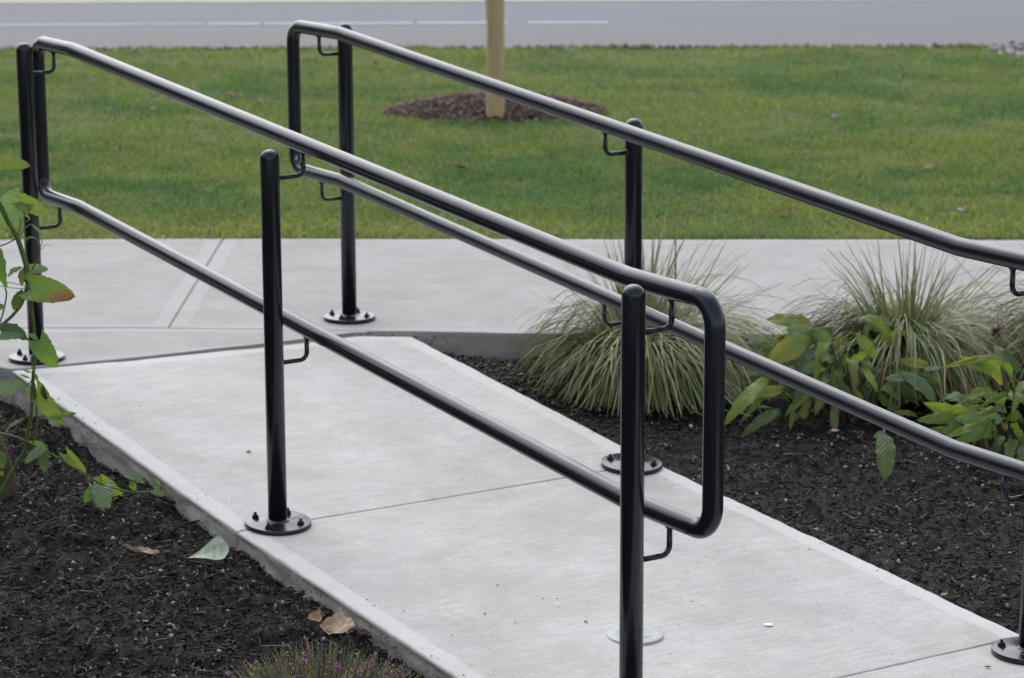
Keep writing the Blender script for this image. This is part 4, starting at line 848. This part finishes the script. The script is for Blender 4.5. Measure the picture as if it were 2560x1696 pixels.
# ---- ornamental grass tufts
def tuft(origin, n, R, H, seed, label, fr=0.92, shorten=False):
    rs = np.random.RandomState(seed); root = empty('ornamental_grass', origin); tag(root, label, 'ornamental grass', 'ornamental grass tufts in the right bed')
    ncl = 34; caz = rs.uniform(0, 2 * np.pi, ncl); cl_ = rs.randint(0, ncl, n); clf = rs.uniform(.72, 1.15, ncl)[cl_]
    az = np.where(rs.rand(n) < .7, caz[cl_] + rs.normal(0, .13, n), rs.uniform(0, 2 * np.pi, n)); r0 = .055 * np.sqrt(rs.rand(n)); kind = rs.rand(n)
    L = np.where(kind < fr, rs.uniform(.75, 1.3, n), rs.uniform(.8, 1.1, n)) * R * 1.62 * clf
    th0 = np.where(kind < fr, rs.uniform(.12, 1.0, n), rs.uniform(.05, .7, n))          # start angle from vertical
    bend = np.where(kind < fr, rs.uniform(2.1, 3.0, n), rs.uniform(.2, .9, n))
    L = L * (1 - .22 * np.clip(np.cos(az - math.atan2(-V2[1], -V2[0])), 0, 1) * (1 if shorten else 0))
    curl = rs.normal(0, .38, n); S = 8; V = np.zeros((n, S, 2, 3)); x = np.cos(az) * r0; y = np.sin(az) * r0; z = np.zeros(n) + .01
    wd = rs.uniform(.003, .0085, n) * 1.0; tw_ = rs.uniform(-.8, .8, n)
    gz = np.zeros(n)
    for k in range(S):
        q = k / (S - 1); th = th0 + bend * q ** .95; a = az + curl * q
        wk = wd * (1 - q ** 2.2 * .9) * (.6 if k == 0 else 1); sx = -np.sin(a + tw_ * q); sy = np.cos(a + tw_ * q)
        for sgn, j in ((-1, 0), (1, 1)):
            V[:, k, j, 0] = x + sgn * sx * wk / 2; V[:, k, j, 1] = y + sgn * sy * wk / 2; V[:, k, j, 2] = z + sgn * .0006
        st_ = L / (S - 1); x = x + np.sin(th) * np.cos(a) * st_; y = y + np.sin(th) * np.sin(a) * st_; z = z + np.cos(th) * st_
        z = np.maximum(z, .006 + .004 * rs.rand(n))
    idx = np.arange(n * S * 2).reshape(n, S, 2)
    F = np.stack([idx[:, :-1, 0], idx[:, :-1, 1], idx[:, 1:, 1], idx[:, 1:, 0]], -1).reshape(-1, 4)
    g = rs.rand(n, 1); kk = rs.rand(n, 1)
    up_ = (1 - np.clip(th0[:, None] * 1.2, 0, 1))
    c = np.where(kk < .60, np.array([[.125, .175, .055]]), np.where(kk < .74, np.array([[.23, .255, .13]]), np.where(kk < .90, np.array([[.34, .29, .18]]), np.array([[.27, .20, .08]]))))
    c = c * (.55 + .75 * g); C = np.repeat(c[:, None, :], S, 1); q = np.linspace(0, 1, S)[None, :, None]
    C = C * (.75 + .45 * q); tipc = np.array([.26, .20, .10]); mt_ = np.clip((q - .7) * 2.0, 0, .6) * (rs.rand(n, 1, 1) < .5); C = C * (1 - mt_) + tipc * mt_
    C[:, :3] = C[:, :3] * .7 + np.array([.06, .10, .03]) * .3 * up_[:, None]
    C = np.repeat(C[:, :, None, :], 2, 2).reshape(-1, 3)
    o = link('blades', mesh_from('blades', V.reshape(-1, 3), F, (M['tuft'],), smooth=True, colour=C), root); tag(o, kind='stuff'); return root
tuft((.385, 7.84, -.09), 3200, .290, .34, 5, 'tall spreading ornamental grass tuft behind the nearer rail end', shorten=True)
tuft((1.215, 7.96, -.09), 2700, .280, .32, 6, 'spreading ornamental grass tuft right of the leafy perennial, against the sidewalk')
tuft((1.86, 7.90, -.09), 2000, .33, .3, 8, 'ornamental grass tuft cut off by the right edge of the picture')
# seed plume standing out of the first tuft
def plume(base, top, label):
    root = empty('seed_plume', base); tag(root, label, 'seed plume')
    b = Vector(base); t = Vector(top) - b; v, f = sweep([(0, 0, 0), tuple(t * .5 + Vector((.004, 0, 0))), tuple(t)], .0012, 6)
    link('stalk', mesh_from('stalk', v, f, (M['stem'],), colour=np.array([(.20, .17, .08)] * len(v))), root)
    parts = []
    for i in range(150):
        q = .45 + .55 * random.random(); p = t * q; a = random.uniform(0, 6.28); L = .022 * (1.3 - q); d = Vector((math.cos(a) * .28, math.sin(a) * .28, 1)).normalized()
        parts.append(sweep([tuple(p), tuple(p + d * L)], [.0010, .0005], 3))
    v, f = join(parts); o = link('seeds', mesh_from('seeds', v, f, (M['stem'],), colour=np.array([(.23, .20, .11)] * len(v)) * (.6 + .7 * rng.rand(len(v), 1))), root); tag(o, kind='stuff')
plume((.50, 7.93, -.05), (.505, 8.02, .40), 'upright tan seed plume rising from the left grass tuft')

# ---- dried flower head at the right edge
sx, sy, sz = SEED[0]
root = empty('dried_flower', (sx + .02, sy, -.1)); tag(root, 'dried dark red flower head on a thin stalk at the right edge above the grass', 'dried flower')
O = Vector((sx + .02, sy, -.1)); hd = Vector((sx, sy, sz))
v, f = sweep(smoothpath([Vector((sx + .05, sy, -.1)), Vector(SEED[1]), hd + Vector((.006, 0, -.02)), hd]), .0013, 6); v = [tuple(Vector(p) - O) for p in v]
link('stalk', mesh_from('stalk', v, f, (M['stem'],), colour=np.array([(.16, .075, .06)] * len(v))), root)
parts = []
for i in range(46):
    th = math.acos(random.uniform(-.95, .7)); a = random.uniform(0, 6.28); d = Vector((math.sin(th) * math.cos(a), math.sin(th) * math.sin(a), math.cos(th) * 1.25))
    p = hd - O + Vector((0, 0, .004)); e = p + d * .020; parts.append(sweep([tuple(p), tuple(p.lerp(e, .5) + d * .003), tuple(e)], [.0010, .0010, .0018], 4))
parts.append(sweep([tuple(hd - O), tuple(hd - O + Vector((0, 0, .048)))], [.0022, .0005], 5))
v, f = join(parts); link('flower_head', mesh_from('flower_head', v, f, (M['stem'],), colour=np.array([(.085, .022, .035)] * len(v)) * (.5 + rng.rand(len(v), 1))), root)

# ---- heather at the lower edge
def heather(origin, R, H, n, seed, label):
    rs = np.random.RandomState(seed); root = empty('heather_plant', origin); tag(root, label, 'heather')
    NV = []; NF = []; NC = []; FV = []; FF = []; FC = []; SV = []; nb = fb = 0
    sp = []
    for i in range(n):
        a = rs.uniform(0, 6.28); q = math.sqrt(rs.rand()); r_ = q * R; hh = H * (1 - .55 * q * q) * rs.uniform(.7, 1.2)
        tip = np.array([math.cos(a) * r_ * 1.05, math.sin(a) * r_ * 1.05, hh]); bs = tip * np.array([.5, .5, .0]); lean = rs.uniform(-.02, .02, 2); tip[:2] += lean
        sp.append(sweep([tuple(bs), tuple(bs * .4 + tip * .6 + np.array([0, 0, -.006])), tuple(tip)], [.0011, .0009, .0005], 4))
        yel = rs.rand() < .34; flo = rs.rand() < .065
        for k in range(44):
            w_ = .35 + .65 * k / 43; p = bs * (1 - w_) + tip * w_; az = rs.uniform(0, 6.28); d = np.array([math.cos(az), math.sin(az), .75]); d /= np.linalg.norm(d); L = .0058 * (1.15 - .5 * w_ * w_); s_ = np.array([-math.sin(az), math.cos(az), 0]) * .0010
            NV += [p - s_, p + s_, p + d * L]; NF.append((nb, nb + 1, nb + 2)); nb += 3
            c = np.array([.33, .31, .08]) if (yel and w_ > .5) else np.array([.13, .165, .075]); c = c * rs.uniform(.5, 1.4); NC += [c, c, c]
        if flo:
            for k in range(16):
                w_ = rs.uniform(.66, .97); p = bs * (1 - w_) + tip * w_; az = rs.uniform(0, 6.28); d = np.array([math.cos(az), math.sin(az), .1]); c = p + d * .004
                r2 = .0026; o_ = [(r2, 0, 0), (-r2, 0, 0), (0, r2, 0), (0, -r2, 0), (0, 0, r2 * 1.4), (0, 0, -r2 * 1.4)]
                FV += [c + np.array(t_) for t_ in o_]; FF += [(fb + i_, fb + j_, fb + k_) for i_, j_, k_ in ((0, 2, 4), (2, 1, 4), (1, 3, 4), (3, 0, 4), (2, 0, 5), (1, 2, 5), (3, 1, 5), (0, 3, 5))]; fb += 6
                cc = np.array([.48, .20, .36]) * rs.uniform(.55, 1.35) if rs.rand() < .8 else np.array([.5, .3, .42]); FC += [cc] * 6
    v, f = join(sp); o = link('stems', mesh_from('stems', v, f, (M['stem'],), colour=np.array([(.06, .045, .025)] * len(v)))); o.parent = root; tag(o, kind='stuff')
    o = link('needles', mesh_from('needles', np.array(NV), np.array(NF), (M['needle'],), smooth=False, colour=np.array(NC)), root); tag(o, kind='stuff')
    o = link('flowers', mesh_from('flowers', np.array(FV), np.array(FF), (M['flower'],), smooth=False, colour=np.array(FC)), root); tag(o, kind='stuff')
x, y = xy(2.60, -.40); heather((x, y, float(soil_left(x, y)) - .005), .235, .150, 620, 9, 'low heather with yellow green tips and pink flowers at the bottom edge')

# ---- fallen leaves
def fallen(name, loc, L, w, shape, cols, seed, label, rot=0, curl=.3, fold=.3, group=None, cat='fallen leaf', lift=0, tilt=None):
    rs = np.random.RandomState(seed); nu, nv = 12, 7; u = np.linspace(0, 1, nu)[:, None] * np.ones((1, nv)); v = np.linspace(-1, 1, nv)[None, :] * np.ones((nu, 1))
    prof = np.sin(np.pi * np.clip(u * .96 + .02, 0, 1)) ** .8
    prof = prof * (1 + .13 * np.sin(u * 15 + seed + 2.2 * v) + .08 * np.sin(u * 31 + 3 * seed) * np.abs(v)) * np.where(v > 0, 1.12, .86)
    if shape == 'lobed': prof = prof * (.62 + .42 * np.abs(np.sin(u * 9.5)))
    if shape == 'curled': prof = prof * (.35 + .25 * np.abs(np.sin(u * 12)))
    if shape == 'torn': prof = np.clip(u * 1.5, 0, 1) ** .9 * np.clip((1.03 - u) * 5, 0, 1)
    half = w / 2 * prof * v; z = np.abs(half) * math.sin(fold) + curl * L * (u - .5) ** 2 + .05 * L * np.sin(v * 2 + seed) * np.sin(u * 6) + lift * u
    P = np.stack([(u - .5) * L, half * math.cos(fold), z], -1); idx = np.arange(nu * nv).reshape(nu, nv)
    F = np.stack([idx[:-1, :-1], idx[1:, :-1], idx[1:, 1:], idx[:-1, 1:]], -1).reshape(-1, 4)
    c = np.array(cols) * (.75 + .4 * rs.rand(nu, nv, 1)); c[:, nv // 2] = c[:, nv // 2] * 1.25; nb = nu * nv
    V = P.reshape(-1, 3); C = c.reshape(-1, 3)
    sv, sf = sweep([(-.5 * L, 0, curl * L * .25), (-.56 * L, .01 * L, curl * L * .28), (-.62 * L, .03 * L, curl * L * .2)], .0009, 5)
    V = np.concatenate([V, np.array(sv)]); C = np.concatenate([C, np.tile(np.array(cols) * .6, (len(sv), 1))])
    F = [tuple(int(i) for i in q) for q in F] + [tuple(i + nb for i in q) for q in sf]
    o = link(name, mesh_from(name, V, F, (M['dry'],), colour=C)); o.location = loc; o.rotation_euler = (rs.uniform(-.15, .15) if tilt is None else tilt, rs.uniform(-.15, .15), rot); tag(o, label, cat, group); return o
def onL(px, py): return float(soil_left(px, py, False))
# positions on the left bed
fallen('fallen_leaf', (-.757, 6.29, onL(-.757, 6.29) + .016), .100, .080, 'torn', (.40, .46, .36), 3, 'pale grey green fallen leaf lying on the mulch against the ramp edge', .28, .15, .35, lift=.026, tilt=.45)
fallen('fallen_leaf', (-.940, 6.40, onL(-.940, 6.40) + .010), .105, .05, 'curled', (.33, .24, .19), 4, 'narrow curled dry brown leaf on the mulch left of the pale green leaf', -.35, .35, .7)
fallen('fallen_leaf', (-.405, 5.825, onL(-.405, 5.825) + .020), .088, .062, 'plain', (.46, .33, .22), 5, 'broad light tan dry leaf just above the heather', -.35, .2, .25, tilt=.6)
fallen('fallen_leaf', (-.458, 5.85, onL(-.458, 5.85) + .020), .062, .040, 'plain', (.30, .17, .10), 6, 'reddish brown dry leaf leaning against the tan leaf above the heather', -1.1, .5, .7, tilt=.3)
fallen('fallen_leaf', (-.345, 5.79, onL(-.345, 5.79) + .012), .03, .022, 'plain', (.11, .045, .02), 7, 'small dark red brown leaf between heather and ramp edge', .8, .4, .5)
fallen('fallen_leaf', (-.49, 6.02, onL(-.49, 6.02) + .01), .026, .016, 'plain', (.28, .17, .09), 8, 'small orange brown leaf on the mulch near the ramp edge', .1, .3, .4)
LAWN_LABELS = ['light tan dry leaf near the road, above the left end of the nearer rail', 'flat tan leaf on the lawn below the left end of the nearer top rail', 'dark curled leaf scrap on the lawn right of the leftmost post', 'grey leaf at the left picture edge on the lawn, left of the leftmost post', "pale brown leaf on the lawn left of the farther rail's end loop", "dull leaf on the lawn just left of the farther rail's end loop", 'brown leaf seen through the end loop of the farther rail', "brown leaf near the road, right of the farther rail's first post", 'reddish brown leaf on the right lawn, beyond the farther top rail', 'small brown leaf at the back of the lawn on the right, near the road', 'brown leaf on the back lawn between wooden pole and right edge', 'brown leaf on the lawn between the two parallel sloping top rails', 'brown leaf near the sidewalk on the right lawn, above the second grass tuft', 'brown leaf at the road edge above the nearer rail', 'brown leaf at the road edge just right of the wooden pole', 'brown leaf at the road edge near the right picture edge']
for i, (x, y, z) in enumerate(LAWN_LEAVES):
    c = random.choice([(.26, .17, .08), (.30, .22, .12), (.14, .08, .045), (.22, .20, .18), (.30, .19, .07)]); sz = random.uniform(.06, .10)
    lab, grp = 'small dry brown fallen leaf lying in the lawn grass', 'fallen leaves on the lawn'
    if i == 0: lab, grp, c, sz = 'light tan dry leaf on the lawn near the road above the nearer rail', None, (.34, .23, .12), .09
    elif i == 1: lab, grp, c, sz = 'flat tan leaf on the lawn below the left end of the nearer rail', None, (.32, .25, .11), .08
    lab, grp = LAWN_LABELS[i], 'fallen leaves on the lawn'
    fallen('fallen_leaf', (x, y, z), sz, sz * .6, random.choice(['plain', 'lobed']), c, 20 + i, lab, random.uniform(0, 3), .4, .5, grp)
fallen('fallen_leaf', tuple(STONE[0]), .065, .03, 'plain', (.27, .23, .22), 60, 'greyish brown leaf on the lawn at the far right near the sidewalk', -.1, .1, .3)
fallen('fallen_leaf', tuple(STONE[1]), .05, .02, 'curled', (.17, .14, .12), 61, 'dull grey brown leaf on the lawn between the second and third posts', .3, .1, .4)
fallen('fallen_leaf', (.93, 7.38, float(soil_right(.93, 7.5)) + .012), .026, .02, 'plain', (.45, .30, .27), 62, 'small pinkish leaf on the soil under the broad leaved perennial', .3, .3, .3)
fallen('fallen_leaf', (1.03, 6.02, float(soil_right(1.13, 6.1)) + .02), .02, .016, 'plain', (.22, .27, .12), 63, 'tiny green leaf on the mulch near the lower right rail base', .3, .3, .3)

# ------------------------------------------------------------------ unseen low block added left of the viewpoint for the pipes to mirror
bld = empty('added_building', (-9.6, 4.0, -.2)); bld.rotation_euler = (0, 0, -math.pi / 2)
tag(bld, 'unseen single storey dark clad block, added left of the ramp for the pipes to reflect', 'added_building')
wallm = mat_simple('dark_cladding', (.06, .055, .05), (.09, .08, .07), 3, .8, .5, .01); trim = mat_simple('white_trim', (.45, .45, .45), (.55, .55, .55), 9, .6); glassm = mat_simple('window_glass', (.02, .025, .03), (.03, .035, .04), 1, .08, 0, .001, .6)
roofm = mat_simple('roof_shingle', (.04, .04, .042), (.06, .06, .062), 30, .9)
def box(x0, x1, y0, y1, z0, z1):
    V = [(x, y, z) for x in (x0, x1) for y in (y0, y1) for z in (z0, z1)]
    return V, [(0, 1, 3, 2), (4, 6, 7, 5), (0, 4, 5, 1), (2, 3, 7, 6), (0, 2, 6, 4), (1, 5, 7, 3)]
def bpart(name, parts, mt, par): return link(name, mesh_from(name, *join(parts), (mt,), smooth=False), par)
bpart('wall', [box(-11.5, 11, -8, 0, -.3, 3.6)], wallm, bld)
V = [(-12, .7, 3.603), (11.5, .7, 3.603), (11.5, -8.7, 3.603), (-12, -8.7, 3.603), (-12, .7, 3.8), (11.5, .7, 3.8), (11.5, -8.7, 3.8), (-12, -8.7, 3.8), (-12, -4, 5.2), (11.5, -4, 5.2)]
link('roof', mesh_from('roof', V, [(0, 3, 2, 1), (0, 1, 5, 4), (2, 3, 7, 6), (4, 5, 9, 8), (6, 7, 8, 9), (1, 2, 6, 9, 5), (3, 0, 4, 8, 7)], (roofm,), smooth=False), bld)
for i in range(6):
    xc = -9 + i * 3.6
    if i == 3: continue
    w_ = bpart('window', [box(xc - .75, xc - .67, .003, .06, 1, 2.5), box(xc + .67, xc + .75, .003, .06, 1, 2.5), box(xc - .67, xc + .67, .003, .06, 1, 1.08), box(xc - .67, xc + .67, .003, .06, 2.42, 2.5)], trim, bld)
    bpart('pane', [box(xc - .67, xc + .67, .004, .02, 1.08, 2.42)], glassm, w_)
bpart('door', [box(1.25, 2.35, .003, .05, 0, 2.15)], mat_simple('door_paint', (.05, .06, .08), (.06, .07, .09), 3, .5), bld)
